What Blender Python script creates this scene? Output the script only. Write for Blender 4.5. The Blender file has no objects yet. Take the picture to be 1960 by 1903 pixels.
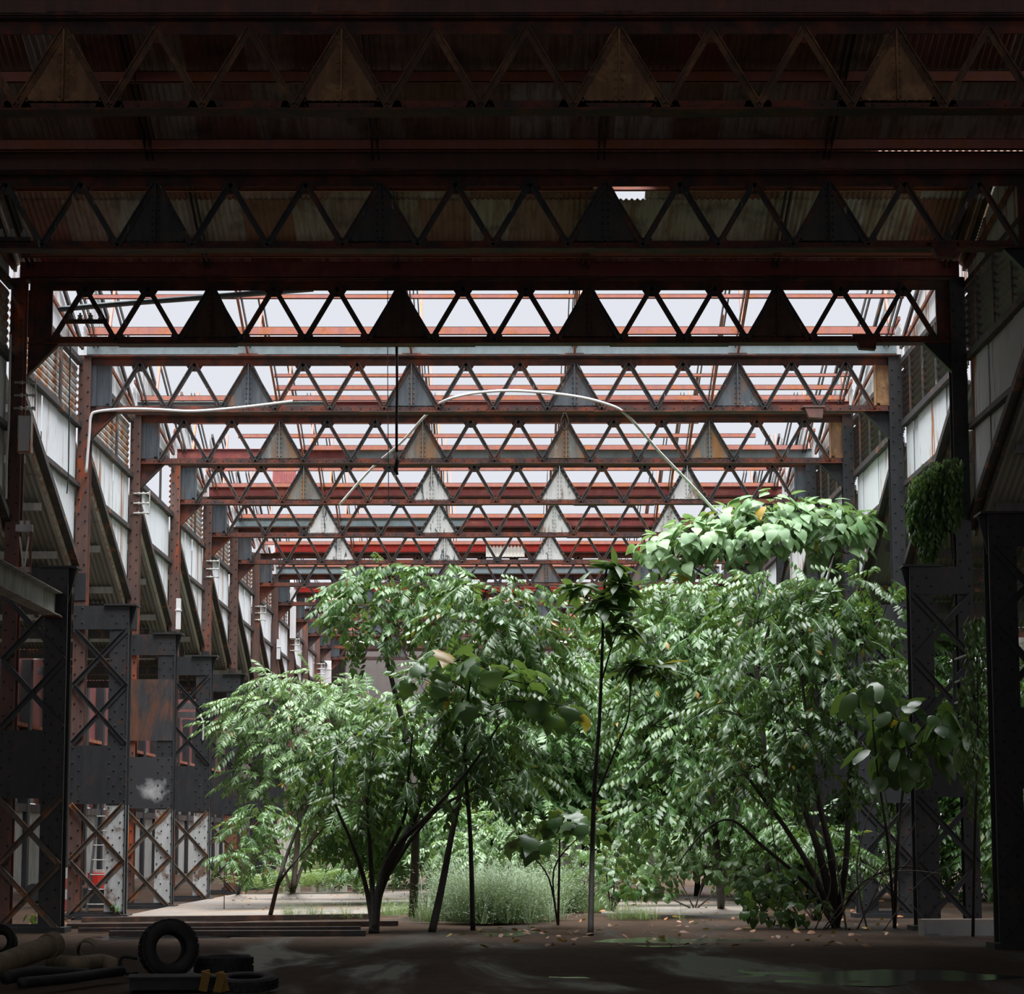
import bpy, math, random
import numpy as np
from mathutils import Vector, Matrix

# ------------------------------------------------------------------ camera, sky, light
sc = bpy.context.scene
PITCH, YAW, ROLL, FPX = 0.1377, 0.0031, 0.0016, 4722.35
CAM_Z = 1.609
cam = bpy.data.cameras.new('camera'); cam_ob = bpy.data.objects.new('camera', cam)
sc.collection.objects.link(cam_ob); sc.camera = cam_ob
cam.sensor_fit = 'HORIZONTAL'; cam.sensor_width = 36.0; cam.lens = FPX / 1960 * 36.0
cam.clip_start = 0.1; cam.clip_end = 1000
cam_ob.location = (0, 0, CAM_Z)
cam_ob.matrix_world = (Matrix.Translation((0, 0, CAM_Z)) @ Matrix.Rotation(-YAW, 4, 'Z')
                       @ Matrix.Rotation(math.pi / 2 + PITCH, 4, 'X') @ Matrix.Rotation(-ROLL, 4, 'Z'))
world = bpy.data.worlds.new('overcast_sky'); sc.world = world; world.use_nodes = True
bg = world.node_tree.nodes['Background']
bg.inputs['Color'].default_value = (0.90, 0.925, 1.0, 1); bg.inputs['Strength'].default_value = 0.86
sun = bpy.data.lights.new('open_sky_offscreen', 'SUN'); sun.energy = 17.0; sun.angle = math.radians(76)
sun.color = (0.97, 0.98, 1.0)
sun_ob = bpy.data.objects.new('open_sky_offscreen', sun); sc.collection.objects.link(sun_ob)
sun_ob.location = (0, 80, 60); sun_ob.rotation_euler = (math.radians(3), 0, 0)
vs = sc.view_settings
vs.view_transform = 'Standard'; vs.look = 'None'; vs.exposure = 0.0; vs.gamma = 1.0; vs.use_curve_mapping = False
sc.cycles.max_bounces = 6; sc.cycles.transparent_max_bounces = 4

# ------------------------------------------------------------------ helpers
C = sc.collection
R = random.Random(7)
W = 3.5; D0 = 30.098; B = 7.3584
def G(n): return D0 + n * B
_cp, _sp, _cy, _sy, _cr, _sr = math.cos(PITCH), math.sin(PITCH), math.cos(YAW), math.sin(YAW), math.cos(ROLL), math.sin(ROLL)
def ray(x, y):
    a = x - 980; b = 951.5 - y
    a, b = a * _cr + b * _sr, -a * _sr + b * _cr
    a /= FPX; b /= FPX
    yy = _cp - b * _sp; z = _sp + b * _cp
    return (a * _cy + yy * _sy, -a * _sy + yy * _cy, z)
def at(x, y, Y):
    r = ray(x, y); t = Y / r[1]; return Vector((r[0] * t, Y, r[2] * t + CAM_Z))
def at_x(x, y, X):
    r = ray(x, y); t = X / r[0]; return Vector((X, r[1] * t, r[2] * t + CAM_Z))
def on_floor(x, y, Z=0.0):
    r = ray(x, y); t = (Z - CAM_Z) / r[2]; return Vector((r[0] * t, r[1] * t, Z))

class MB:
    def __init__(s): s.v = []; s.f = []
    def add(s, vs, fs):
        o = len(s.v); s.v += [tuple(p) for p in vs]; s.f += [tuple(i + o for i in f) for f in fs]; return s
    def box(s, x0, x1, y0, y1, z0, z1):
        return s.add([(x0,y0,z0),(x1,y0,z0),(x1,y1,z0),(x0,y1,z0),(x0,y0,z1),(x1,y0,z1),(x1,y1,z1),(x0,y1,z1)],
                     [(0,3,2,1),(4,5,6,7),(0,1,5,4),(1,2,6,5),(2,3,7,6),(3,0,4,7)])
    def bar(s, p, q, w, h, up=(0,0,1)):
        p = Vector(p); q = Vector(q); d = (q - p).normalized(); u = Vector(up)
        r = d.cross(u)
        if r.length < 1e-4: r = d.cross(Vector((1,0,0)))
        r.normalize(); u = r.cross(d)
        vs = []
        for c in (p, q):
            for a, b in ((-1,-1),(1,-1),(1,1),(-1,1)): vs.append(c + r * (a * w / 2) + u * (b * h / 2))
        return s.add(vs, [(3,2,1,0),(4,5,6,7),(0,1,5,4),(1,2,6,5),(2,3,7,6),(3,0,4,7)])
    def prism(s, poly, y0, y1):          # polygon in X-Z, thick in Y
        n = len(poly)
        vs = [(x, y0, z) for x, z in poly] + [(x, y1, z) for x, z in poly]
        return s.add(vs, [tuple(range(n)), tuple(range(2*n-1, n-1, -1))] + [(i, i+n, (i+1)%n+n, (i+1)%n) for i in range(n)])
    def tube(s, pts, rad, n=6, cap=True):
        pts = [Vector(p) for p in pts]
        if not hasattr(rad, '__len__'): rad = [rad] * len(pts)
        o = len(s.v); prev = None
        for i, p in enumerate(pts):
            d = (pts[min(i+1, len(pts)-1)] - pts[max(i-1, 0)])
            d = d.normalized() if d.length > 1e-9 else Vector((0,0,1))
            a = prev if prev is not None else (Vector((1,0,0)) if abs(d.x) < .8 else Vector((0,1,0)))
            a = (a - d * a.dot(d)).normalized(); prev = a; b = d.cross(a)
            for k in range(n):
                t = 2 * math.pi * k / n; s.v.append(tuple(p + (a * math.cos(t) + b * math.sin(t)) * rad[i]))
        for i in range(len(pts)-1):
            for k in range(n):
                s.f.append((o+i*n+k, o+i*n+(k+1)%n, o+(i+1)*n+(k+1)%n, o+(i+1)*n+k))
        if cap: s.f.append(tuple(o+k for k in range(n-1,-1,-1))); s.f.append(tuple(o+(len(pts)-1)*n+k for k in range(n)))
        return s
    def rivet(s, p, axis, r=.022, hh=.016):
        p = Vector(p); a = Vector(axis).normalized(); t = Vector((0,0,1)) if abs(a.z) < .9 else Vector((1,0,0))
        u = a.cross(t).normalized(); w = a.cross(u)
        vs = [p + (u*math.cos(k*math.pi/3) + w*math.sin(k*math.pi/3))*r for k in range(6)]
        vs += [p + a*hh + (u*math.cos(k*math.pi/3) + w*math.sin(k*math.pi/3))*r*.55 for k in range(6)]
        return s.add(vs, [(k,(k+1)%6,6+(k+1)%6,6+k) for k in range(6)] + [tuple(range(6,12))])
    def lathe(s, prof, n, M):             # prof (r, h) about local z, closed ring profile
        o = len(s.v); m = len(prof)
        for k in range(n):
            t = 2*math.pi*k/n
            for r, h in prof: s.v.append(tuple(M @ Vector((r*math.cos(t), r*math.sin(t), h))))
        for k in range(n):
            for j in range(m):
                a = o+k*m+j; b = o+k*m+(j+1)%m; c = o+((k+1)%n)*m+(j+1)%m; d = o+((k+1)%n)*m+j
                s.f.append((a, d, c, b))
        return s
    def mesh(s, name, smooth=False):
        me = bpy.data.meshes.new(name); me.from_pydata(s.v, [], s.f); me.validate(); me.update()
        if smooth: me.polygons.foreach_set('use_smooth', [True]*len(me.polygons))
        return me

def ob(name, me, mat=None, parent=None, loc=(0,0,0), rot=(0,0,0)):
    if isinstance(me, MB): me = me.mesh(name)
    o = bpy.data.objects.new(name, me); C.objects.link(o)
    if mat:
        if not me.materials: me.materials.append(mat)
        elif me.materials[0] != mat:
            o.material_slots[0].link = 'OBJECT'; o.material_slots[0].material = mat
    o.location = loc; o.rotation_euler = rot
    if parent: o.parent = parent
    return o
def tag(o, label, cat, group=None, kind=None):
    o['label'] = label; o['category'] = cat
    if group: o['group'] = group
    if kind: o['kind'] = kind
    return o
def thing(name, label, cat, loc=(0,0,0), group=None, kind=None, rotz=0):
    o = bpy.data.objects.new(name, None); C.objects.link(o); o.location = loc; o.rotation_euler = (0,0,rotz)
    o.empty_display_size = .2
    return tag(o, label, cat, group, kind)
def rel(pts, base):
    b = Vector(base); return [Vector(p) - b for p in pts]

# ------------------------------------------------------------------ materials
class NT:
    def __init__(s, name):
        s.m = bpy.data.materials.new(name); s.m.use_nodes = True; s.t = s.m.node_tree
        s.bsdf = s.t.nodes['Principled BSDF']; s.out = s.t.nodes['Material Output']
    def n(s, typ, **kw):
        x = s.t.nodes.new(typ)
        for k, v in kw.items():
            if k in x.inputs.keys(): x.inputs[k].default_value = v
            else: setattr(x, k, v)
        return x
    def l(s, a, b): s.t.links.new(a, b)
    def pos(s, scale=(1,1,1), obj=False):
        if obj: src = s.n('ShaderNodeTexCoord').outputs['Object']
        else: src = s.n('ShaderNodeNewGeometry').outputs['Position']
        mp = s.n('ShaderNodeMapping'); mp.inputs['Scale'].default_value = scale; s.l(src, mp.inputs['Vector'])
        return mp.outputs['Vector']
    def noise(s, vec, scale, detail=4, rough=.6, dist=0):
        x = s.n('ShaderNodeTexNoise'); x.inputs['Scale'].default_value = scale; x.inputs['Detail'].default_value = detail
        x.inputs['Roughness'].default_value = rough; x.inputs['Distortion'].default_value = dist
        s.l(vec, x.inputs['Vector']); return x.outputs['Fac']
    def ramp(s, fac, stops):
        x = s.n('ShaderNodeValToRGB'); e = x.color_ramp.elements
        while len(e) < len(stops): e.new(.5)
        for k, (p, c) in enumerate(stops):
            e[k].position = p
            e[k].color = (c, c, c, 1) if not hasattr(c, '__len__') else (*c, 1)
        s.l(fac, x.inputs['Fac']); return x.outputs['Color']
    def mix(s, fac, a, b, mode='MIX'):
        x = s.n('ShaderNodeMix'); x.data_type = 'RGBA'; x.blend_type = mode
        for sock, v in ((x.inputs['Factor'], fac), (x.inputs[6], a), (x.inputs[7], b)):
            if hasattr(v, 'is_output'): s.l(v, sock)
            elif hasattr(v, '__len__'): sock.default_value = (*v, 1)
            else: sock.default_value = v
        return x.outputs[2]
    def bump(s, h, strength=.3, dist=.02):
        x = s.n('ShaderNodeBump'); x.inputs['Strength'].default_value = strength; x.inputs['Distance'].default_value = dist
        s.l(h, x.inputs['Height']); s.l(x.outputs['Normal'], s.bsdf.inputs['Normal'])
    def col(s, c):
        if hasattr(c, 'is_output'): s.l(c, s.bsdf.inputs['Base Color'])
        else: s.bsdf.inputs['Base Color'].default_value = (*c, 1)

def steel(name, base, rust=(.16,.05,.02), lo=.5, hi=.65, base2=None, rough=.6, spot=None, spot_lo=.6, scale=1.0, streak=False):
    t = NT(name)
    v = t.pos((1, 1, .25) if streak else (1, 1, 1))
    n1 = t.noise(v, 2.2*scale, 6, .65, .4)
    n2 = t.noise(t.pos((2.5, 2.5, .5)), 3.1*scale, 5, .6)
    b = t.mix(t.ramp(n2, [(.35, 0.0), (.65, 1.0)]), base, base2 or tuple(c*.6 for c in base))
    rc = t.mix(t.noise(v, 9*scale, 3), tuple(c*.55 for c in rust), tuple(min(1, c*1.5) for c in rust))
    c = t.mix(t.ramp(n1, [(lo, 0.0), (hi, 1.0)]), b, rc)
    if spot:
        n3 = t.noise(t.pos((3, 3, .8)), 2.6*scale, 6, .7, .6)
        c = t.mix(t.ramp(n3, [(spot_lo, 0.0), (spot_lo+.05, 1.0)]), c, spot)
    t.col(c); t.bsdf.inputs['Roughness'].default_value = rough
    t.bump(t.noise(v, 30, 3), .25, .01)
    return t.m
M = {}
RUST = (.20,.055,.018)
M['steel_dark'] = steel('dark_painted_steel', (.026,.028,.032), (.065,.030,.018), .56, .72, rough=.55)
M['steel_rusty'] = steel('rust_brown_steel', (.16,.075,.05), (.30,.075,.02), .45, .65, (.10,.05,.04), rough=.8)
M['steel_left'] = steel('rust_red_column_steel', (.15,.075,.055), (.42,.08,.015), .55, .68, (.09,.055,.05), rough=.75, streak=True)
M['chord_rust'] = steel('rust_chord_steel', (.085,.042,.035), (.19,.05,.025), .45, .62, (.045,.03,.03), rough=.75)
M['diag_near'] = steel('brown_diagonal_steel', (.14,.08,.05), (.24,.12,.06), .5, .6, rough=.8)
M['diag_mid'] = steel('grey_diagonal_steel', (.075,.07,.068), (.14,.06,.035), .5, .6, (.04,.04,.042), rough=.6, spot=(.36,.34,.32), spot_lo=.62)
M['gus_tan'] = steel('tan_rusted_plate', (.30,.17,.09), (.38,.22,.10), .5, .62, (.19,.10,.055), rough=.85, spot=(.40,.30,.17), spot_lo=.66)
M['gus_black'] = steel('greenish_grey_plate', (.075,.08,.075), (.10,.075,.055), .5, .7, rough=.6, spot=(.10,.12,.11), spot_lo=.7)
M['gus_brown'] = steel('rust_brown_plate', (.11,.065,.048), (.16,.08,.05), .5, .7, rough=.7)
M['gus_blue'] = steel('blue_grey_streaked_plate', (.13,.155,.17), (.24,.13,.07), .54, .66, (.07,.085,.10), rough=.55, spot=(.34,.34,.31), spot_lo=.64, streak=True)
M['gus_ochre'] = steel('ochre_stained_plate', (.26,.25,.22), (.32,.15,.05), .46, .6, (.13,.14,.14), rough=.6, spot=(.46,.44,.38), spot_lo=.62, streak=True)
M['gus_white'] = steel('white_flaking_plate', (.72,.72,.70), (.24,.17,.12), .54, .62, (.60,.60,.58), rough=.6, spot=(.09,.11,.12), spot_lo=.56, streak=True)
M['gut_red'] = steel('dull_red_beam_paint', (.26,.055,.05), (.30,.10,.07), .5, .7, (.19,.045,.045), rough=.5)
M['gut_brightred'] = steel('bright_red_beam_paint', (.60,.035,.02), (.5,.05,.03), .5, .7, (.45,.03,.025), rough=.45)
M['gut_teal'] = steel('grey_teal_beam_paint', (.20,.27,.29), (.16,.20,.21), .5, .7, (.24,.31,.33), rough=.5, spot=(.14,.07,.06), spot_lo=.78)
M['gut_brown'] = steel('brown_beam_paint', (.18,.085,.07), (.22,.09,.06), .5, .7, (.12,.07,.06), rough=.65)
M['purlin'] = steel('salmon_rust_purlin', (.50,.19,.14), (.46,.16,.07), .48, .62, (.38,.16,.14), rough=.75)
M['rafter'] = steel('dark_rafter_steel', (.05,.045,.045), (.20,.08,.04), .56, .64, rough=.7)
M['plate_blue'] = steel('blue_grey_end_plate', (.085,.105,.125), (.15,.08,.05), .56, .66, (.05,.06,.07), rough=.5, spot=(.30,.32,.33), spot_lo=.68, streak=True)
M['lace_low'] = steel('worn_lacing_steel', (.15,.125,.10), (.30,.12,.045), .5, .62, (.085,.065,.055), rough=.7)
M['plate_rusty'] = steel('dark_plate_with_rust', (.045,.046,.05), (.13,.055,.032), .47, .6, (.03,.03,.033), rough=.55, streak=True)
def smear_mat():
    t = NT('dark_plate_with_white_smear'); n = t.noise(t.pos((1, 1, 1)), 4, 5, .6, .5); c0 = at(292, 1512, G(4)-.22)
    g = t.n('ShaderNodeNewGeometry').outputs['Position']; sub = t.n('ShaderNodeVectorMath', operation='SUBTRACT'); t.l(g, sub.inputs[0]); sub.inputs[1].default_value = c0
    sc_ = t.n('ShaderNodeVectorMath', operation='MULTIPLY'); t.l(sub.outputs[0], sc_.inputs[0]); sc_.inputs[1].default_value = (1.3, 0.0, 1.9)
    ln = t.n('ShaderNodeVectorMath', operation='LENGTH'); t.l(sc_.outputs[0], ln.inputs[0])
    ad = t.n('ShaderNodeMath', operation='ADD'); t.l(ln.outputs['Value'], ad.inputs[0]); t.l(n, ad.inputs[1])
    t.col(t.mix(t.ramp(ad.outputs[0], [(.45, 1.0), (1.0, 0.0)]), (.035,.036,.04), (.55,.56,.57))); t.bsdf.inputs['Roughness'].default_value = .6
    return t.m
M['plate_smear'] = smear_mat()
M['leg_white'] = steel('whitewashed_leg_paint', (.55,.57,.57), (.16,.10,.07), .52, .62, (.42,.44,.44), rough=.6)
M['white_pipe'] = steel('white_plastic_pipe', (.82,.80,.80), (.75,.35,.12), .68, .72, (.78,.76,.77), rough=.4)
M['porcelain'] = steel('white_porcelain', (.68,.67,.62), (.35,.33,.28), .55, .65, rough=.35)
M['timber'] = steel('wet_dark_timber', (.075,.055,.045), (.15,.075,.05), .5, .65, (.04,.032,.03), rough=.4)
M['rubber'] = steel('black_rubber', (.016,.016,.016), (.028,.026,.023), .5, .7, rough=.75)
M['clay'] = steel('clay_pipe', (.26,.21,.13), (.20,.15,.09), .5, .65, rough=.85)
M['concrete_wall'] = steel('stained_concrete', (.42,.42,.40), (.16,.15,.11), .5, .72, (.30,.30,.28), rough=.9, streak=True)
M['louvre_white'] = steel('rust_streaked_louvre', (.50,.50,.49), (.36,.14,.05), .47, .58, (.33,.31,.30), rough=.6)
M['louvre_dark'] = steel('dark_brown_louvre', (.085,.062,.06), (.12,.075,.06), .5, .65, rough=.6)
M['cap_red'] = steel('red_iron_flashing', (.20,.06,.045), (.30,.09,.03), .45, .6, rough=.8)

def sheet_mat(name, base, base2, rust, lo, hi, random_tint=True, rough=.55):
    t = NT(name)
    v = t.pos((6, 6, .35))
    n1 = t.noise(v, 1.0, 5, .6, .3)
    n2 = t.noise(t.pos((.5, .5, .5)), 1.3, 4, .6)
    b = t.mix(n2, base, base2)
    oi = t.n('ShaderNodeObjectInfo').outputs['Random']
    mth = t.n('ShaderNodeMath', operation='MULTIPLY_ADD'); t.l(oi, mth.inputs[0]); mth.inputs[1].default_value = .16; t.l(n1, mth.inputs[2])
    m2 = t.n('ShaderNodeMath', operation='MULTIPLY_ADD'); t.l(n2, m2.inputs[0]); m2.inputs[1].default_value = .35; t.l(mth.outputs[0], m2.inputs[2])
    rc = t.mix(t.noise(v, 3, 3), tuple(c*.55 for c in rust), tuple(c*1.3 for c in rust))
    c = t.mix(t.ramp(m2.outputs[0], [(lo, 0.0), (hi, 1.0)]), b, rc)
    t.col(c); t.bsdf.inputs['Roughness'].default_value = rough
    return t.m
M['clad_white'] = sheet_mat('white_cladding', (.74,.77,.80), (.62,.65,.68), (.36,.19,.11), .80, .98)
M['clad_white_r'] = sheet_mat('white_cladding_rust_runs', (.74,.78,.80), (.62,.66,.67), (.42,.17,.07), .82, .91)
M['clad_grey'] = sheet_mat('grey_weathered_cladding', (.62,.60,.54), (.46,.44,.39), (.34,.17,.10), .76, .95)
M['aisle_sheet'] = sheet_mat('mossy_aisle_sheet', (.19,.20,.175), (.14,.145,.125), (.18,.10,.06), .85, 1.0)
def roof_mat():
    t = NT('old_roof_sheet')
    oi = t.n('ShaderNodeObjectInfo').outputs['Random']
    base = t.ramp(oi, [(0, (.30,.08,.07)), (.2, (.36,.20,.13)), (.4, (.50,.44,.37)), (.6, (.60,.60,.58)), (.8, (.36,.10,.08)), (1, (.70,.70,.68))])
    v = t.pos((5, .5, .5))
    n1 = t.noise(v, 1.5, 6, .65, .3)
    c = t.mix(t.ramp(n1, [(.45, 0.0), (.66, .8)]), base, t.mix(t.noise(v, 4, 3), (.16,.08,.055), (.40,.20,.11)))
    n2 = t.noise(t.pos((1, 1, 1)), 1.2, 5, .65)
    c = t.mix(t.ramp(n2, [(.50, 0.0), (.68, .7)]), c, (.08,.06,.055))
    t.col(c); t.bsdf.inputs['Roughness'].default_value = .7
    return t.m
M['roof_sheet'] = roof_mat()
def plain(name, c, rough=.6):
    t = NT(name); n = t.noise(t.pos(), 3, 4)
    t.col(t.mix(n, tuple(x*.75 for x in c), tuple(min(1, x*1.2) for x in c))); t.bsdf.inputs['Roughness'].default_value = rough
    return t.m
M['red_panel'] = plain('dark_red_panel', (.13,.035,.03), .7)
M['brick_pale'] = plain('pale_brick', (.46,.42,.38), .9)
M['teal_sheet'] = plain('teal_sheet', (.20,.36,.37), .6)
M['orange_paint'] = plain('orange_red_pole', (.42,.07,.02), .5)
M['terracotta'] = plain('terracotta', (.60,.20,.09), .8)
M['pane'] = plain('dusty_pane', (.30,.30,.27), .3)
M['rope'] = plain('dark_rope', (.03,.025,.02), .9)
M['blue_wire'] = plain('faded_blue_cord', (.12,.22,.25), .7)
M['yellow_wood'] = plain('split_yellow_wood', (.30,.17,.04), .8)
M['dull_wall'] = plain('dull_grey_brown_wall', (.15,.13,.12), .8)

def leaf_mat(name, dark, light, yellow=.004, gloss=.36, trans=.28, sheen=.7):
    t = NT(name)
    g = t.n('ShaderNodeNewGeometry'); oi = t.n('ShaderNodeObjectInfo')
    a = t.n('ShaderNodeMath', operation='ADD'); t.l(g.outputs['Random Per Island'], a.inputs[0]); t.l(oi.outputs['Random'], a.inputs[1])
    fr = t.n('ShaderNodeMath', operation='FRACT'); t.l(a.outputs[0], fr.inputs[0])
    ye = (.32,.20,.015)
    c = t.ramp(fr.outputs[0], [(0, dark), (.5, tuple((x+y)/2 for x, y in zip(dark, light))), (1-yellow-.002, light), (1-yellow, ye)])
    t.col(c); t.bsdf.inputs['Roughness'].default_value = gloss
    t.bsdf.inputs['Specular IOR Level'].default_value = sheen
    tr = t.n('ShaderNodeBsdfTranslucent'); t.l(t.mix(.35, c, (.30,.42,.05)), tr.inputs['Color'])
    mx = t.n('ShaderNodeMixShader'); mx.inputs[0].default_value = trans
    t.l(t.bsdf.outputs[0], mx.inputs[1]); t.l(tr.outputs[0], mx.inputs[2]); t.l(mx.outputs[0], t.out.inputs['Surface'])
    return t.m
M['leaf_mid'] = leaf_mat('green_leaf', (.034,.095,.024), (.098,.205,.052))
M['leaf_pale'] = leaf_mat('pale_green_leaf', (.085,.170,.058), (.190,.305,.120))
M['leaf_heart'] = leaf_mat('soft_pale_heart_leaf', (.115,.235,.092), (.215,.350,.155), .015, .5)
M['grass'] = leaf_mat('grey_green_grass', (.11,.17,.085), (.27,.36,.21), .004, .5)
M['fern'] = leaf_mat('yellow_green_fern', (.11,.19,.05), (.20,.29,.09), .01, .5)
M['litter'] = leaf_mat('fallen_brown_leaf', (.16,.06,.02), (.42,.17,.05), .12, .6, .1)
M['bark'] = steel('dark_wet_bark', (.035,.030,.022), (.07,.06,.045), .5, .7, rough=.8)
M['bark_pale'] = steel('grey_brown_bark', (.13,.11,.085), (.07,.055,.04), .5, .7, rough=.85)

def ground_mat():
    t = NT('damp_earth_floor')
    v = t.pos((1, .3, 1)); vx = t.pos((.7, .14, 1))
    n1 = t.noise(vx, .55, 5, .6, .5); n2 = t.noise(v, 5, 5, .7); n3 = t.noise(t.pos((.55, .11, 1)), .9, 5, .6, .6)
    c = t.mix(t.ramp(n1, [(.36, 0.0), (.64, 1.0)]), (.046,.027,.017), (.082,.053,.036))
    c = t.mix(t.ramp(n2, [(.45, 0.0), (.8, .8)]), c, (.028,.02,.016))
    wet = t.ramp(n3, [(.50, 0.0), (.60, 1.0)])
    c = t.mix(wet, c, t.mix(.5, c, (.03,.028,.028)))
    t.col(c); t.bsdf.inputs['Specular IOR Level'].default_value = .1
    t.l(t.ramp(wet, [(0, .9), (1, .45)]), t.bsdf.inputs['Roughness'])
    t.bump(n2, .5, .03)
    return t.m
M['ground'] = ground_mat()
def slab_mat():
    t = NT('worn_concrete_slab')
    n1 = t.noise(t.pos((.3, 1, 1)), 1.4, 6, .65, .4); n2 = t.noise(t.pos(), 6, 4)
    c = t.mix(t.ramp(n1, [(.38, 0.0), (.62, 1.0)]), (.19,.195,.20), (.25,.18,.12))
    c = t.mix(t.ramp(n2, [(.5, 0.0), (.75, .6)]), c, (.16,.13,.11))
    t.col(c); t.l(t.ramp(n1, [(.4, .35), (.6, .8)]), t.bsdf.inputs['Roughness']); t.bump(n2, .3, .02)
    return t.m
M['slab'] = slab_mat()
def water_mat():
    t = NT('puddle_water'); t.col((.02,.022,.02)); t.bsdf.inputs['Roughness'].default_value = .16
    t.bsdf.inputs['Specular IOR Level'].default_value = .8
    t.bump(t.noise(t.pos((.6, 2, 1)), 3, 3), .05, .02); return t.m
M['water'] = water_mat()

# ------------------------------------------------------------------ floor and ground
def grid_mesh(name, xs, ys, fz):
    m = MB(); nx = len(xs)-1; ny = len(ys)-1
    for y in ys:
        for x in xs: m.v.append((x, y, fz(x, y)))
    for j in range(ny):
        for i in range(nx): a = j*(nx+1)+i; m.f.append((a, a+1, a+nx+2, a+nx+1))
    return m.mesh(name, True)
from mathutils import noise as mnoise
def floor_z(x, y):
    return -.03 + .022*mnoise.noise(Vector((x*.35, y*.55, 1.3))) + .012*mnoise.noise(Vector((x*1.3, y*1.6, 4.0)))
_xs = [-40, -30, -22]+[-16+.4*i for i in range(81)]+[22, 30, 40]
_ys = [-12, 0, 8, 16, 22]+[25+.3*i for i in range(161)]+[74+2*i for i in range(52)]
fl = ob('floor', grid_mesh('floor', _xs, _ys, floor_z), M['ground'])
tag(fl, 'damp brown earth floor with wet dark patches', 'floor', kind='structure')
XL, XR = -9.15, 8.62
def poly_slab(name, pix, z0, z1, mat, label, cat, kind=None):
    pts = [on_floor(x, y, z1) for x, y in pix]; n = len(pts); b = Vector((pts[0].x, pts[0].y, 0))
    m = MB(); m.add([(p.x-b.x, p.y-b.y, z0) for p in pts]+[(p.x-b.x, p.y-b.y, z1) for p in pts],
                    [tuple(range(n-1,-1,-1)), tuple(range(n, 2*n))]+[(i,(i+1)%n,(i+1)%n+n,i+n) for i in range(n)])
    o = ob(name, m, mat, None, b); return tag(o, label, cat, kind=kind)
poly_slab('concrete_slab', [(232,1754),(700,1750),(900,1722),(900,1706),(600,1708),(448,1712),(350,1730)], -.05, .035, M['slab'],
          'worn concrete slab with rusty stains behind the timber baulks', 'slab', 'structure')
poly_slab('wet_slab', [(1150,1748),(1420,1755),(1470,1738),(1430,1718),(1260,1714),(1180,1728)], -.05, .02, M['slab'],
          'wet grey concrete patch strewn with leaves by the round-leaved shrub', 'slab', 'structure')
def blob_pool(name, cx, cy, rx, ry, label, seed, Z=-.027):
    r = random.Random(seed); c = on_floor(cx, cy, Z); m = MB(); n = 40; pts = []
    e = on_floor(cx+rx, cy, Z); f = on_floor(cx, cy-ry, Z); g = on_floor(cx, cy+ry, Z)
    ph = [r.uniform(0, 6.28) for _ in range(4)]
    for k in range(n):
        t = 2*math.pi*k/n; w = 1+.16*math.sin(3*t+ph[0])+.12*math.sin(5*t+ph[1])+.07*math.sin(9*t+ph[2])
        pts.append((math.cos(t)*w*(e.x-c.x), (math.sin(t)*w*(f.y-g.y)/2), 0))
    m.add(pts, [tuple(range(n))]); o = ob(name, m, M['water'], None, c); return tag(o, label, 'puddle')
blob_pool('puddle', 1295, 1803, 150, 8, 'long puddle mirroring green leaves below the right thicket', 1)
blob_pool('puddle', 960, 1786, 62, 6, 'small puddle at the foot of the grass clump', 2)
blob_pool('puddle', 1640, 1868, 260, 16, 'broad shallow puddle shining on the dark bare floor', 3)
blob_pool('puddle', 290, 1795, 120, 5, 'thin puddle in front of the timber baulks', 4)
blob_pool('puddle', 1060, 1875, 90, 5, 'narrow glinting puddle on the dark earth beside the broad one', 5)

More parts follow.
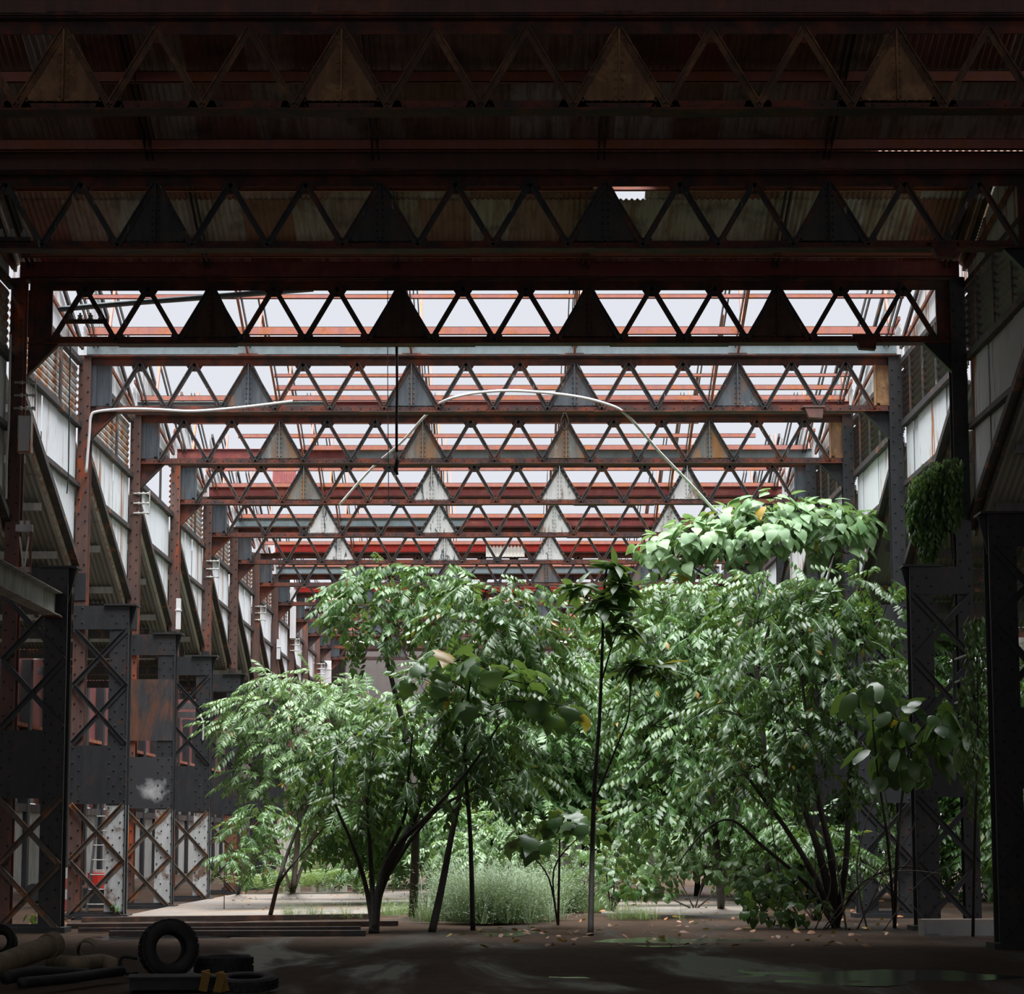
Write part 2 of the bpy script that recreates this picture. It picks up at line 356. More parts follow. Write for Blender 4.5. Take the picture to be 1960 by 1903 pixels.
# ------------------------------------------------------------------ roof girders
GX = [-.2415 + (g-1.5)*W for g in range(4)]
P6 = W/6
XL0, XR0 = -8.85, 8.24
ZB, ZT = 10.67, 11.87
gm = {}
def girder_meshes():
    m = MB(); m.box(XL0, XR0, -.16, .16, 0, .018); m.box(XL0, XR0, -.012, .012, .018, .15)
    for x0, x1 in ((-7.2,-5.0),(-3.1,-.6),(1.9,4.1)): m.box(x0, x1, -.18, .18, -.014, 0)
    gm['bottom'] = m.mesh('bottom_chord')
    m = MB(); m.box(XL0, XR0, -.17, .17, 1.18, 1.2); m.box(XL0, XR0, -.014, .014, 1.02, 1.18)
    gm['top'] = m.mesh('top_chord')
    m = MB()
    for k in range(int((XR0-XL0)/.21)): m.rivet((XL0+.1+k*.21, -.013, .085), (0,-1,0), .016)
    gm['bottom_rivets'] = m.mesh('rivets')
    dx, dz = P6, .98
    for s, nm in ((1, 'dr'), (-1, 'dl')):
        m = MB(); a = Vector((0, 0, .07)); b = Vector((s*dx, 0, 1.07))
        m.bar(a+Vector((0,-.03,0)), b+Vector((0,-.03,0)), .02, .085, (0, 0, 1)) if False else None
        d = (b-a).normalized(); pr = Vector((d.z, 0, -d.x))
        for off, wd, yy0, yy1 in ((0, .09, -.034, -.014), (-.035*s, .02, -.09, -.034)):
            c = pr*off
            poly = [a+c-pr*wd/2, b+c-pr*wd/2, b+c+pr*wd/2, a+c+pr*wd/2]
            m.prism([(p.x, p.z) for p in poly], yy0, yy1)
        gm[nm] = m.mesh('diagonal')
    m = MB(); m.prism([(-.20,.02),(.20,.02),(.13,.2),(-.13,.2)], -.012, .012)
    for x in (-.14,-.05,.05,.14): m.rivet((x,-.013,.06), (0,-1,0), .016)
    gm['node_b'] = m.mesh('node_plate')
    m = MB(); m.prism([(-.10,.90),(.10,.90),(.2,1.06),(-.2,1.06)], -.012, .012)
    for x in (-.12,.12): m.rivet((x,-.013,1.0), (0,-1,0), .016)
    gm['node_t'] = m.mesh('node_plate')
    m = MB(); m.prism([(-P6+.02,.12),(P6-.02,.12),(.09,1.06),(-.09,1.06)], -.012, .012)
    m.box(-.012, .012, -.10, -.012, .14, 1.06)
    for s in (-1, 1): m.box(min(0, s*.07), max(0, s*.07), -.022, -.012, .14, 1.06)
    gm['gusset'] = m.mesh('gusset_plate')
    m = MB()
    for k in range(8):
        z = .2+k*.11
        for s in (-1, 1): m.rivet((s*.045, -.022, z), (0,-1,0), .02)
    for k in range(7):
        t = .08+k*.14
        for s in (-1, 1): m.rivet((s*(P6*(1-t)+.05*t-.02), -.036, .14+.9*t), (0,-1,0), .02)
    for k in range(9): m.rivet((-.46+k*.115, -.013, .15), (0,-1,0), .018)
    gm['gus_riv'] = m.mesh('rivets')
    m = MB(); m.box(XL0+.02, -8.43, -.012, .012, .14, 1.02); m.box(-8.46, -8.42, -.06, .02, .14, 1.02); m.box(XL0-.02, XL0+.1, -.05, .02, .14, 1.02)
    gm['end_l'] = m.mesh('end_plate')
    m = MB(); m.box(7.97, 8.30, -.012, .012, .14, 1.02); m.box(7.94, 7.98, -.06, .02, .14, 1.02); m.box(8.26, 8.36, -.05, .02, .14, 1.02)
    gm['end_r'] = m.mesh('end_plate')
    m = MB(); m.prism([(-8.86,0),(-8.30,0),(-8.86,-.58)], -.012, .012); m.bar((-8.86,0,-.58), (-8.30,0,0), .16, .02, (1,0,1))
    gm['knee_l'] = m.mesh('knee_plate')
    m = MB(); m.prism([(8.26,0),(8.26,-.58),(7.70,0)], -.012, .012); m.bar((8.26,0,-.58), (7.70,0,0), .16, .02, (-1,0,1))
    gm['knee_r'] = m.mesh('knee_plate')
    m = MB(); m.box(-.36, .36, -.20, .20, 1.2, 1.235); m.box(-.2, .2, -.2, .2, 1.235, 1.26)
    gm['splice'] = m.mesh('splice_plate')
girder_meshes()
GL = ['rust-tan riveted roof girder lowest in the shadow under the corrugated roof',
      'riveted roof girder with greenish-grey gussets beneath the second brown gutter beam',
      'dark brown roof girder at the sky edge below the long dull red gutter',
      'roof girder with blue-grey streaked gussets below the long pale grey gutter',
      'roof girder with ochre-stained gussets just behind the blue-grey gusseted one',
      'roof girder with white-flaking gussets right behind the ochre-stained one',
      'roof girder with white gussets between the grey gutter and the dull red gutter',
      'rusty roof girder with white peeling gussets in front of the bright red gutter',
      'rusty roof girder directly behind the bright red gutter beam',
      'tenth roof girder from the shadowed end, dull blue gussets half hidden by treetops',
      'eleventh roof girder from the shadowed end, seen through the treetops',
      'twelfth roof girder from the shadowed end, grey plates above the leaves',
      'last but one roof girder before the dark covered end bay',
      'far roof girder on red posts framing the dark covered end bay']
GDX = [-.055, .065, .06, 0, 0, 0, 0, 0, 0, 0, 0, 0, 0, 0]
for n in range(14):
    root = thing('roof_girder', GL[n], 'girder', (GDX[n], G(n), ZB), 'transverse roof girders')
    ch = M['chord_rust']
    dg = M['diag_mid'] if n else M['diag_near']
    gu = [M['gus_tan'], M['gus_black'], M['gus_brown'], M['gus_blue'], M['gus_ochre'], M['gus_white'], M['gus_white'], M['gus_white']][n] if n < 8 else M['gus_blue']
    ob('top_chord', gm['top'], ch, root)
    bc = ob('bottom_chord', gm['bottom'], ch, root)
    if n < 8:
        r_ = ob('rivets', gm['bottom_rivets'], ch, bc); r_['kind'] = 'stuff'
    for g, gx in enumerate(GX):
        mt = gu if not (n == 5 and g == 0) else M['gus_ochre']
        p = ob('gusset_plate', gm['gusset'], mt, root, (gx, 0, 0))
        if n < 9:
            r_ = ob('rivets', gm['gus_riv'], mt, p); r_['kind'] = 'stuff'
        ob('splice_plate', gm['splice'], ch, root, (gx, 0, 0))
        ob('diagonal', gm['dr'], dg, root, (gx-P6, 0, 0)); ob('diagonal', gm['dl'], dg, root, (gx+P6, 0, 0))
    nb = [-5,-3,-1] + [k for g in range(3) for k in (6*g+1, 6*g+3, 6*g+5)] + [19, 21, 23]
    x0 = GX[0]
    for k in nb:
        x = x0+k*P6
        if k not in (-1, 1, 5, 7, 11, 13, 17, 19) or True: ob('node_plate', gm['node_b'], ch, root, (x, 0, 0))
        if k % 6 != 5 and k != 23 and (k == -5 or k == -3 or k % 6 in (1, 3)): ob('diagonal', gm['dr'], dg, root, (x, 0, 0))
        if k % 6 in (3, 5) and k != -5: ob('diagonal', gm['dl'], dg, root, (x, 0, 0))
    for k in (-5,): pass
    for k in (-4, -2, 2, 4, 8, 10, 14, 16, 20, 22): ob('node_plate', gm['node_t'], ch, root, (x0+k*P6, 0, 0))
    ep = M['plate_blue'] if n > 2 else ch
    ob('end_plate', gm['end_l'], ep, root); ob('end_plate', gm['end_r'], ep if n not in (3, 4) else M['gus_tan'], root)
    ob('knee_plate', gm['knee_l'], ch if n < 3 else M['chord_rust'], root); ob('knee_plate', gm['knee_r'], M['steel_dark'], root)

# ------------------------------------------------------------------ gutter beams on the girders
GUT = [('gut_brown', None), ('gut_brown', None), ('gut_red', None), ('gut_teal', None), ('gut_teal', ('gut_red', -4.3)), ('gut_red', ('gut_teal', -4.3)),
       ('gut_red', None), ('gut_teal', ('gut_red', -1.3)), ('gut_brightred', None), ('gut_teal', None), ('gut_brightred', None), ('gut_teal', None), ('gut_red', None), ('gut_teal', None)]
GUL = ['brown gutter beam along the top of the tan-gusseted girder', 'second brown gutter beam, above the girder with greenish-grey gussets', 'long dull red gutter beam above the dark brown girder at the edge of the sky',
       'long pale grey gutter beam with rust patches above the blue-grey girder', 'gutter beam, grey at one end and red beyond, on the ochre-gusseted girder',
       'gutter beam, red at one end and grey-teal beyond, on the white-gusseted girder', 'dull red gutter beam behind the girder with one orange-stained gusset',
       'grey-teal gutter beam turning red part way along', 'bright red gutter beam across the hall', 'grey-teal gutter beam next behind the bright red one',
       'red gutter beam just above the highest treetops', 'dim grey gutter beam behind the treetops', 'dull red gutter beam near the covered end bay', 'grey gutter beam at the covered end bay']
for n in range(14):
    root = thing('gutter_beam', GUL[n], 'beam', (0, G(n), ZT), 'gutter beams on the roof girders')
    mt, sp = GUT[n]
    x0, x1 = -8.95, 8.42
    if n == 8: x0, x1 = -8.3, 6.5
    segs = [(x0, x1, mt)] if not sp else [(x0, sp[1], mt), (sp[1], x1, sp[0])]
    for a, b, mm in segs:
        m = MB(); m.box(a, b, -.19, -.17, .02, .31); m.box(a, b, -.19, .15, .02, .04); m.box(a, b, .13, .15, .02, .31); m.box(a, b, -.24, -.17, .30, .315)
        ob('channel', m, M[mm], root)
    m = MB(); m.box(x0-.05, x1+.05, -.22, .2, .0, .02); ob('seat_plate', m, M['chord_rust'], root)

# ------------------------------------------------------------------ sawtooth roof
SL = .32
RU = 1.37                      # ridge stands this far beyond its girder
def zroof(n, Y): return 12.2 + SL*(G(n+1)-Y)
def sheet(w, waves, amp, v0, v1, u0=0):
    """corrugated strip: u along local x (0..w), v along local y from v0(u) to v1(u), relief in z"""
    m = MB(); k = waves*4
    for i in range(k+1):
        u = w*i/k; z = amp*math.sin(2*math.pi*waves*i/k)
        m.v += [(u, v0(u), z), (u, v1(u), z)]
    for i in range(k): m.f.append((2*i, 2*i+2, 2*i+3, 2*i+1))
    return m
ROOF_SHEET = None
def roof_sheet_mesh(L): return sheet(.90, 9, .024, lambda u: 0, lambda u: L).mesh('roof_sheet', True)
ceil = thing('ceiling', 'dark rusted corrugated sawtooth roof over the shadowed end', 'roof', (0, 0, 0), kind='structure')
slope_len = (B-RU)*math.sqrt(1+SL*SL); ang = math.atan(SL)
row_l = slope_len/3+.18
rs = roof_sheet_mesh(row_l); rs_short = roof_sheet_mesh(row_l-.10); rs_half = roof_sheet_mesh(row_l*.62)
hole = None
def roof_hit(px, py, n):
    r = ray(px, py); a = 12.2+SL*G(n+1)
    t = (a-CAM_Z)/(r[2]+SL*r[1]); return Vector((r[0]*t, r[1]*t, CAM_Z+r[2]*t))
h0 = roof_hit(1196, 368, 1)
for n in (0, 1):
    nx = 23
    for i in range(nx):
        x = -9.5 + i*.80
        for row in range(3):
            # row 0 is the eave row at girder n+1
            y_low = G(n+1)+.12 - row*(slope_len/3)*math.cos(ang)
            z_low = zroof(n, y_low) + .015*row + .004*(i % 2) + .03
            if n == 1 and abs(x+.4-h0.x) < .41 and y_low-row_l < h0.y < y_low: continue
            me = rs
            if n == 0 and row == 0 and x > 5.2: y_low -= .16; z_low += .05; me = rs_short
            # sheet local y runs up the slope towards -Y
            o = ob('roof_sheet', me, M['roof_sheet'], ceil, (x+.90, y_low, z_low), (0, 0, 0))
            o.rotation_euler = (-ang*1.0, 0, math.pi)
            o.rotation_euler = Matrix(((-1,0,0),(0,-math.cos(ang),-math.sin(ang)*-1),(0,math.sin(ang),math.cos(ang)))).to_euler() if False else (ang, 0, math.pi)
for n in (-4, -3, -2, -1, 13, 14):
    m = MB(); y0, y1 = G(n)+RU, G(n+1); m.add([(-9.2,y0,zroof(n,y0)),(8.7,y0,zroof(n,y0)),(8.7,y1,zroof(n,y1)),(-9.2,y1,zroof(n,y1))], [(0,1,2,3)])
    ob('roof_panel', m, M['roof_sheet'], ceil)
for n in (-4, -3, -2, -1, 0, 1, 13, 14):
    m = MB(); y0, y1 = G(n)+.1, G(n)+RU; z1 = zroof(n, y1)+.03
    m.add([(-9.2,y0,12.1),(8.7,y0,12.1),(8.7,y1,z1),(-9.2,y1,z1)], [(0,1,2,3)])
    ob('glazing_blocker', m, M['roof_sheet'], ceil)  # opaque sheet added across the glazing slope to keep daylight out
PURL = {0: [.5, 2.2, 3.9, 5.6], 1: [.62, 2.75, 4.4, 5.7]}
LINES = [-8.75] + GX + [8.2]
def roof_frame(n, ts, root, pm, base):
    for t, hh in ts:
        Y = G(n+1)-t; z = zroof(n, Y)
        m = MB(); xa, xb = -8.85, 8.3
        if n >= 3 and R.random() < .25: xa = R.choice([-8.85, -7.2, -5.5]); xb = R.choice([8.3, 6.8, 5.2])
        m.box(xa, xb, Y-.012, Y+.012, z-.05-hh, z-.05); m.box(xa, xb, Y-.012, Y+.07, z-.06, z-.05); m.box(xa, xb, Y-.012, Y+.07, z-.05-hh, z-.04-hh)
        m.v = [tuple(Vector(v)-base) for v in m.v]
        ob('purlin', m, pm, root)
    for i, x in enumerate(LINES):
        m = MB(); a = Vector((x, G(n)+RU, zroof(n, G(n)+RU)-.14)); b = Vector((x, G(n+1)-.1, zroof(n, G(n+1)-.1)-.14))
        for s in (-.045, .045): m.bar(a+Vector((s,0,0)), b+Vector((s,0,0)), .02, .13)
        m.v = [tuple(Vector(v)-base) for v in m.v]; ob('rafter', m, M['rafter'], root)
    return root
for n in (0, 1):
    roof_frame(n, [(t, .17) for t in PURL[n]], ceil, M['purlin'], Vector((0,0,0)))
FR = {2: [(.75,.17), (2.05,.09), (2.6,.16)], 3: [(.45,.13), (.95,.12), (1.5,.08), (3.1,.17)], 4: [(.35,.14), (1.0,.11), (1.75,.09)], 5: [(.4,.13), (1.4,.10)],
      6: [(.45,.14), (1.5,.10)], 7: [(.4,.13), (1.6,.1)], 8: [(.5,.17), (1.5,.12)], 9: [(.4,.2)], 10: [(.4,.2)], 11: [(.5,.2), (1.6,.12)], 12: [(.5,.2), (1.8,.12)]}
FL = ['first open roof bay from the shadow', 'second open roof bay from the shadow', 'third open roof bay from the shadow', 'fourth open roof bay from the shadow', 'fifth open roof bay from the shadow', 'sixth open roof bay from the shadow',
      'seventh open roof bay from the shadow', 'eighth open roof bay from the shadow', 'ninth open roof bay from the shadow', 'tenth open roof bay from the shadow', 'open roof bay next to the covered far end']
for n in range(2, 13):
    base = Vector((0, G(n), 12))
    root = thing('roof_frame', 'bare rusty purlins and dark rafters of the ' + FL[n-2], 'roof frame', base, 'stripped sawtooth roof frames')
    roof_frame(n, FR[n], root, M['purlin'], base)
    for x in LINES:                                     # inclined glazing posts
        if n > 8: continue
        m = MB(); m.bar(Vector((x+.18, G(n)+.15, 12.1))-base, Vector((x+.18, G(n)+RU-.1, zroof(n, G(n)+RU)-.1))-base, .10, .05, (1,0,0))
        ob('glazing_post', m, M['purlin'], root)
    if n < 8:
        for x in GX:
            m = MB(); a = Vector((x-.02, G(n)+2.9, zroof(n, G(n)+2.9)-.2)); b = Vector((x, G(n+1)-.25, 11.92)); m.bar(a-base, b-base, .05, .04)
            ob('tie_rod', m, M['purlin'], root)
# red corrugated scrap still fixed in two bays
def scrap(pix, Y, label, mat):
    a = at(pix[0], pix[1], Y); b = at(pix[2], pix[3], Y); w = b.x-a.x; h = a.z-b.z
    o = ob('loose_sheet', sheet(w, max(3, int(w/.12)), .02, lambda u: 0, lambda u: h).mesh('loose_sheet', True), mat, None, (a.x, Y, b.z), (math.radians(78), 0, 0))
    tag(o, label, 'sheet')
scrap((522,862,566,936), G(6)-.16, 'upright dull red corrugated sheet left in an open roof bay', M['gut_red'])
scrap((930,1042,1004,1066), G(8)-.28, 'mossy grey corrugated sheet lying along the bright red gutter', M['clad_grey'])

# ------------------------------------------------------------------ side walls with louvres
def zaisle(n, Y): return 7.3 + .4*(G(n+1)+.25-Y)
def build_wall(side):
    X = XL if side < 0 else XR
    nm = 'wall_left' if side < 0 else 'wall_right'
    root = thing(nm, ('white rust-streaked upper side wall with rusty striped louvres' if side < 0 else 'white rust-run upper side wall with dark louvred openings'), 'wall', (X, 0, 0), kind='structure')
    cm = M['clad_white'] if side < 0 else M['clad_white_r']
    last = 13 if side < 0 else 9
    for n in range(1, last):
        y0, y1 = G(n)+.16, G(n+1)-.16
        k = 9; w = (y1-y0)/k
        mt = cm
        for i in range(k):
            ya = y0+i*w
            jit = R.uniform(-.02, .02)
            if R.random() < .04 and n > 2: continue
            m = sheet(w+.05, 8, .014, lambda u: max(7.2, zaisle(n, min(ya+u, G(n+1)))+.05), lambda u: 10.42)
            # local x->Y, local y->Z, local z->X
            m.v = [(z+jit, ya+u, v) for u, v, z in m.v]
            ob('cladding_sheet', m.mesh('cladding_sheet', True), mt, root)
            def top(u):
                Y = ya+u
                return min(zroof(n, Y)-.1, 12.1+1.5*(Y-G(n)-.1)) if Y > G(n) else 12.1
            m = sheet(w+.05, 8, .014, lambda u: 11.80, top)
            m.v = [(z+jit, ya+u, v) for u, v, z in m.v]
            ob('gable_sheet', m.mesh('gable_sheet', True), mt, root)
        inn = .06*(-side)
        # frame rails
        for z0, z1, dep, rm in ((10.32, 10.45, .07, 'rafter'), (11.68, 11.80, .06, 'rafter'), (9.03, 9.13, .06, 'rafter')):
            if z1 < 9.5:
                yy = y0
                while zaisle(n, yy) > z0: yy += .1
            else: yy = y0
            m = MB(); xa, xb = (0, inn+dep*-side); m.box(min(xa, xb), max(xa, xb), yy, y1, z0, z1); ob('rail', m, M[rm], root)
        # rafter and flashing along the aisle roof
        m = MB(); a = Vector((-.06*side, G(n)+.4, zaisle(n, G(n)+.4)-.04)); b = Vector((-.06*side, G(n+1)+.2, zaisle(n, G(n+1)+.2)-.04)); m.bar(a, b, .16, .14); ob('aisle_rafter', m, M['rafter'], root)
        m = MB(); o_ = Vector((.1*side, 0, -.12)); m.bar(a+o_, b+o_, .05, .10); ob('flashing', m, M['clad_grey'] if side < 0 else M['rafter'], root)
        # louvre blades
        if side < 0 and n == 4: pass
        ns = 8
        for k2 in range(ns):
            if side < 0 and n == 4: break
            if n > 9: break
            z = 10.50+(k2+.5)*1.16/ns
            m = MB(); hw = 1.16/ns*.62
            if side < 0:
                arc = [(-.05, -hw), (0, -hw*.35), (.015, hw*.3), (-.02, hw)]
            else: arc = [(.085, hw*.72), (.105, hw*.86), (.095, hw*.62), (.02, -hw*.3), (-.05, -hw*1.15)]
            vsx = []
            for ax, az in arc: vsx += [(-side*ax-.0, y0, z+az), (-side*ax, y1, z+az)]
            for q in range(len(arc)-1): pass
            th = [(x+side*.012, y, zz) for x, y, zz in vsx]
            L = len(vsx); m.v = vsx+th
            for q in range(len(arc)-1):
                m.f.append((2*q, 2*q+1, 2*q+3, 2*q+2)); m.f.append((L+2*q, L+2*q+2, L+2*q+3, L+2*q+1))
            m.f += [(0, L, L+1, 1), (L-2, L-1, 2*L-1, 2*L-2)]
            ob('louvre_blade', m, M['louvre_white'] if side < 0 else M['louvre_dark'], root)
        for q in ((.64,) if side < 0 else (.18, .4, .62, .84)):
            yy = y0+(y1-y0)*q; m = MB(); wd = .09 if side < 0 else .025
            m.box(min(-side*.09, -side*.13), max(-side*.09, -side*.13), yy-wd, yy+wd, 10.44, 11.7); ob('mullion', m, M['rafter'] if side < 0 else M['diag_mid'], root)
        # gable rafters hidden in the wall plane
        m = MB(); m.bar((-.08*side, G(n)+RU, zroof(n, G(n)+RU)-.1), (-.08*side, G(n+1), zroof(n, G(n+1))-.1), .06, .12); ob('gable_rafter', m, M['rafter'], root)
        m = MB(); m.bar((-.08*side, G(n)+.1, 12.75), (-.08*side, G(n+1)-.2, 12.08), .05, .08); ob('gable_brace', m, M['cap_red'], root)
    return root
build_wall(-1); build_wall(1)
# plain walls of the shadowed end, unseen from here but closing the hall
def closing(name, x0, x1, y0, y1, z0, z1, label, mat):
    m = MB(); m.box(x0, x1, y0, y1, z0, z1); o = ob(name, m, mat); tag(o, label, 'wall', kind='structure')
closing('wall_left_near', XL-.2, XL-.1, .5, G(1)+.3, 0, 12.6, 'dark sheet wall of the covered bays on the ladder side', M['dull_wall'])
closing('wall_right_near', XR+.1, XR+.2, .5, G(1)+.3, 0, 12.6, 'dark sheet wall of the covered bays on the vine side', M['dull_wall'])
for _o, _s in ((bpy.data.objects['wall_left_near'], -1), (bpy.data.objects['wall_right_near'], 1)):
    for n in range(-3, 2 if _s < 0 else 1):
        m = MB(); xi = (XL+.35 if _s < 0 else XR-.35); m.box(min(xi, xi+.3*_s), max(xi, xi+.3*_s), G(n)-.16, G(n)+.16, 0, 11.9); m.box(min(xi-.9*_s, xi-.5*_s), max(xi-.9*_s, xi-.5*_s), G(n)-.2, G(n)+.2, 0, 6.5); m.box(min(xi, xi-.5*_s), max(xi, xi-.5*_s), G(n)-.2, G(n)-.18, 2.3, 6.5)
        ob('pier', m, M['steel_dark'], _o)
closing('wall_light_block', 17.4, 17.6, 30, 62, 0, 10.5, 'unseen plain wall added past the aisle to block side light', M['dull_wall'])  # added out of view to stop side light reaching the near floor
closing('wall_far', -16, 16, 146, 146.2, 0, 14, 'dark far end wall beyond the covered end bay', M['dull_wall'])
for s, lab in ((-1, 'dark wall of the covered far end bay beside the louvred wall'), (1, 'dark wall of the covered far end bay behind the thicket')):
    X = XL if s < 0 else XR
    closing('wall_left_far' if s < 0 else 'wall_right_far', X-.1, X+.1, G(13)+.3, 146, 0, 12.5, lab, M['dull_wall'])

# ------------------------------------------------------------------ aisle roofs
for side in (-1, 1):
    X0 = XL if side < 0 else XR
    root = thing('aisle_roof', ('dark corrugated sawtooth roofs of the side aisle below the striped louvres' if side < 0 else 'dark corrugated sawtooth roofs of the aisle behind the hanging vine'), 'roof', (X0, 0, 0), kind='structure')
    sang = math.atan(.4); L = B/math.cos(sang)
    am = sheet(.9, 8, .022, lambda u: 0, lambda u: L/2+.1).mesh('roof_sheet', True)
    for n in range(1, 12 if side < 0 else 8):
        yl = G(n+1)+.25
        for i in range(7 if n < 8 else 4):
            for r_ in range(2):
                y = yl-r_*(L/2)*math.cos(sang); z = zaisle(n, y)+.02*r_
                if side < 0: xo = -(i*.85)-.12+.0
                else: xo = .12+i*.85+.9
                o = ob('roof_sheet', am, M['aisle_sheet'], root, (xo, y, z), (sang, 0, math.pi))
        for q in (.12, .38, .62, .86):
            Y = yl-q*B; z = zaisle(n, Y)-.13
            m = MB(); a = .25*side; b = 6.3*side; m.box(min(a, b), max(a, b), Y-.05, Y+.05, z-.07, z+.08)
            ob('purlin', m, M['concrete_wall'] if side < 0 else M['rafter'], root)
        m = MB(); m.bar((2.2*side, G(n)+.3, zaisle(n, G(n)+.3)-.28), (2.2*side, yl, zaisle(n, yl)-.28), .1, .16); ob('rafter', m, M['rafter'], root)
        m = MB(); m.bar((.5*side, G(n+1)+.1, 7.15), (6.3*side, G(n+1)+.1, 7.15), .2, .25); ob('valley_beam', m, M['rafter'], root)
    # near-end closing sheet of the aisle roof
    m = MB(); m.box(min(.1*side, 6.4*side), max(.1*side, 6.4*side), 20, G(1)+.3, 7.3, 7.4); ob('roof_panel', m, M['aisle_sheet'], root)
# outer wall of the left aisle
aw = thing('wall_aisle', 'outer aisle wall of concrete piers, dark red sheets and dusty panes', 'wall', (-15.6, 0, 0), kind='structure')
y = 30.0; k = 0
while y < 145:
    m = MB(); m.box(-.15, .1, y, y+2.2, -.1, 2.5); ob('concrete_panel', m, M['concrete_wall'], aw)
    m = MB(); m.box(-.2, .25, y+2.2, y+2.6, -.1, 7.4); ob('post', m, M['steel_dark'], aw)
    if k % 3: m = MB(); m.box(-.15, .1, y+2.6, y+3.6, -.1, 2.1 if k % 2 else 2.5); ob('concrete_panel', m, M['concrete_wall'], aw)
    m = MB(); m.box(-.2, .22, y, y+3.7, 2.5, 2.75); ob('rail', m, M['rafter'], aw)
    for j in range(3):
        m = MB(); m.box(-.12, -.08, y+.05+j*1.2, y+1.15+j*1.2, 2.8, 3.9); ob('pane', m, M['pane'] if (j+k) % 3 else M['red_panel'], aw)
    m = MB(); m.box(-.2, .2, y, y+3.7, 3.92, 4.1); ob('rail', m, M['concrete_wall'], aw)
    m = MB(); m.box(-.14, -.06, y, y+3.7, 4.1, 5.2); ob('red_sheet', m, M['red_panel'], aw)
    m = MB(); m.box(-.2, .2, y, y+3.7, 5.2, 5.32); ob('rail', m, M['cap_red'], aw)
    m = MB(); m.box(-.14, -.06, y, y+3.7, 5.25, 10.6); ob('red_sheet', m, M['red_panel'], aw)
    y += 3.68; k += 1
# pale inner wall fragments behind the left thicket
fw = thing('wall_fragment', 'broken pale rusty sheet wall behind the ferns', 'wall', (-6, 76.5, 0), kind='structure')
b0 = Vector(fw.location)
for i in range(6):
    x = -7.0+i*.36; h = R.uniform(1.7, 2.3)
    m = sheet(.37, 3, .02, lambda u: -.1, lambda u: h); m.v = [(u+x-b0.x+.0, 76.5-b0.y+z, v-b0.z) for u, v, z in m.v]
    if i == 2: continue
    ob('sheet', m.mesh('sheet', True), M['clad_grey'], fw)

# ------------------------------------------------------------------ lattice crane columns
def leg_mesh(x0, x1, h0, h1, d=.2):
    m = MB(); xm = (x0+x1)/2
    m.box(x0, x1, -d, -d+.018, h0, h1); m.box(x0, x1, d-.018, d, h0, h1); m.box(xm-.012, xm+.012, -d+.018, d-.018, h0, h1)
    return m.mesh('leg', False)
cmh = {}
def column_meshes(side):
    s = side
    xo0, xo1 = (-.26, 0) if s < 0 else (0, .28)         # outer leg, rel to inner face of main column
    xi0, xi1 = (.52, .93) if s < 0 else (-.88, -.46)    # inner leg
    K = {}
    K['outer'] = leg_mesh(xo0, xo1, -.05, 11.9, .16); K['inner'] = leg_mesh(xi0, xi1, -.05, 6.5, .2)
    K['inner_low'] = leg_mesh(xi0-.003, xi1+.003, -.05, 2.32, .205); K['outer_low'] = leg_mesh(xo0-.003, xo1+.003, -.05, 2.32, .165)
    K['inner_edge'] = None
    xa, xb = ((xo0+.04, xi1-.04) if s < 0 else (xi0+.04, xo1-.04))
    def plate(z0, z1): m = MB(); m.box(xa-.03, xb+.03, -.225, -.205, z0, z1); return m.mesh('batten_plate')
    K['plates'] = {(a, b): plate(a, b) for a, b in ((6.0, 6.5), (2.34, 3.56), (3.95, 5.42), (-.02, .12))}
    def lace(z0, z1, flip):
        m = MB(); p, q = (Vector((xa, -.215, z0)), Vector((xb, -.215, z1))) if not flip else (Vector((xa, -.235, z1)), Vector((xb, -.235, z0)))
        m.bar(p, q, .018, .10, (0, 0, 1)); d = (q-p).normalized(); up = Vector((-d.z, 0, d.x))
        m.bar(p+up*.045+Vector((0,-.03,0)), q+up*.045+Vector((0,-.03,0)), .05, .014, (0,0,1))
        return m.mesh('lacing_bar')
    K['laces'] = {(a, b): (lace(a, b, 0), lace(a, b, 1)) for a, b in ((4.82, 6.0), (3.6, 4.82), (1.16, 2.34), (.0, 1.16))}
    m = MB()
    for lo, hi, x, zig in ((0.1, 11.6, (xo0+xo1)/2, .07), (.1, 6.4, xi0+.1, .05), (.1, 6.4, xi1-.07, .04)):
        k = 0; z = lo
        d = -.16 if hi > 7 else -.2
        while z < hi: m.rivet((x+(zig if k % 2 else -zig), d-.001 if not (2.34 < z < 3.56 or 6 < z) or hi > 7 and z > 6.6 else -.226, z), (0,-1,0), .024, .02); z += .155; k += 1
    K['rivets'] = m.mesh('rivets')
    m = MB(); m.box(xi0-.12, xi1+.16, -.3, .3, 6.5, 6.535); m.prism([(xi1-.02 if s < 0 else xi0+.02, 6.5), (xi1+.12 if s < 0 else xi0-.12, 6.5), (xi1-.02 if s < 0 else xi0+.02, 5.9)], -.03, -.0)
    K['cap'] = m.mesh('cap_plate')
    m = MB(); m.box(xo0+.01, xo1-.01, -.185, -.16, 6.62, 7.2); K['splice'] = m.mesh('splice_plate')
    m = MB(); m.box(min(xo0, xi0)-.1, max(xo1, xi1)+.1, -.35, .35, -.1, .06); K['foot'] = m.mesh('foot_plate')
    xe = xi1-.012 if s < 0 else xi0+.012
    m = MB(); m.box(xe-.012, xe+.012, -.235, -.2, .0, 6.5); K['edge'] = m.mesh('edge_angle')
    return K
KL, KR = column_meshes(-1), column_meshes(1)
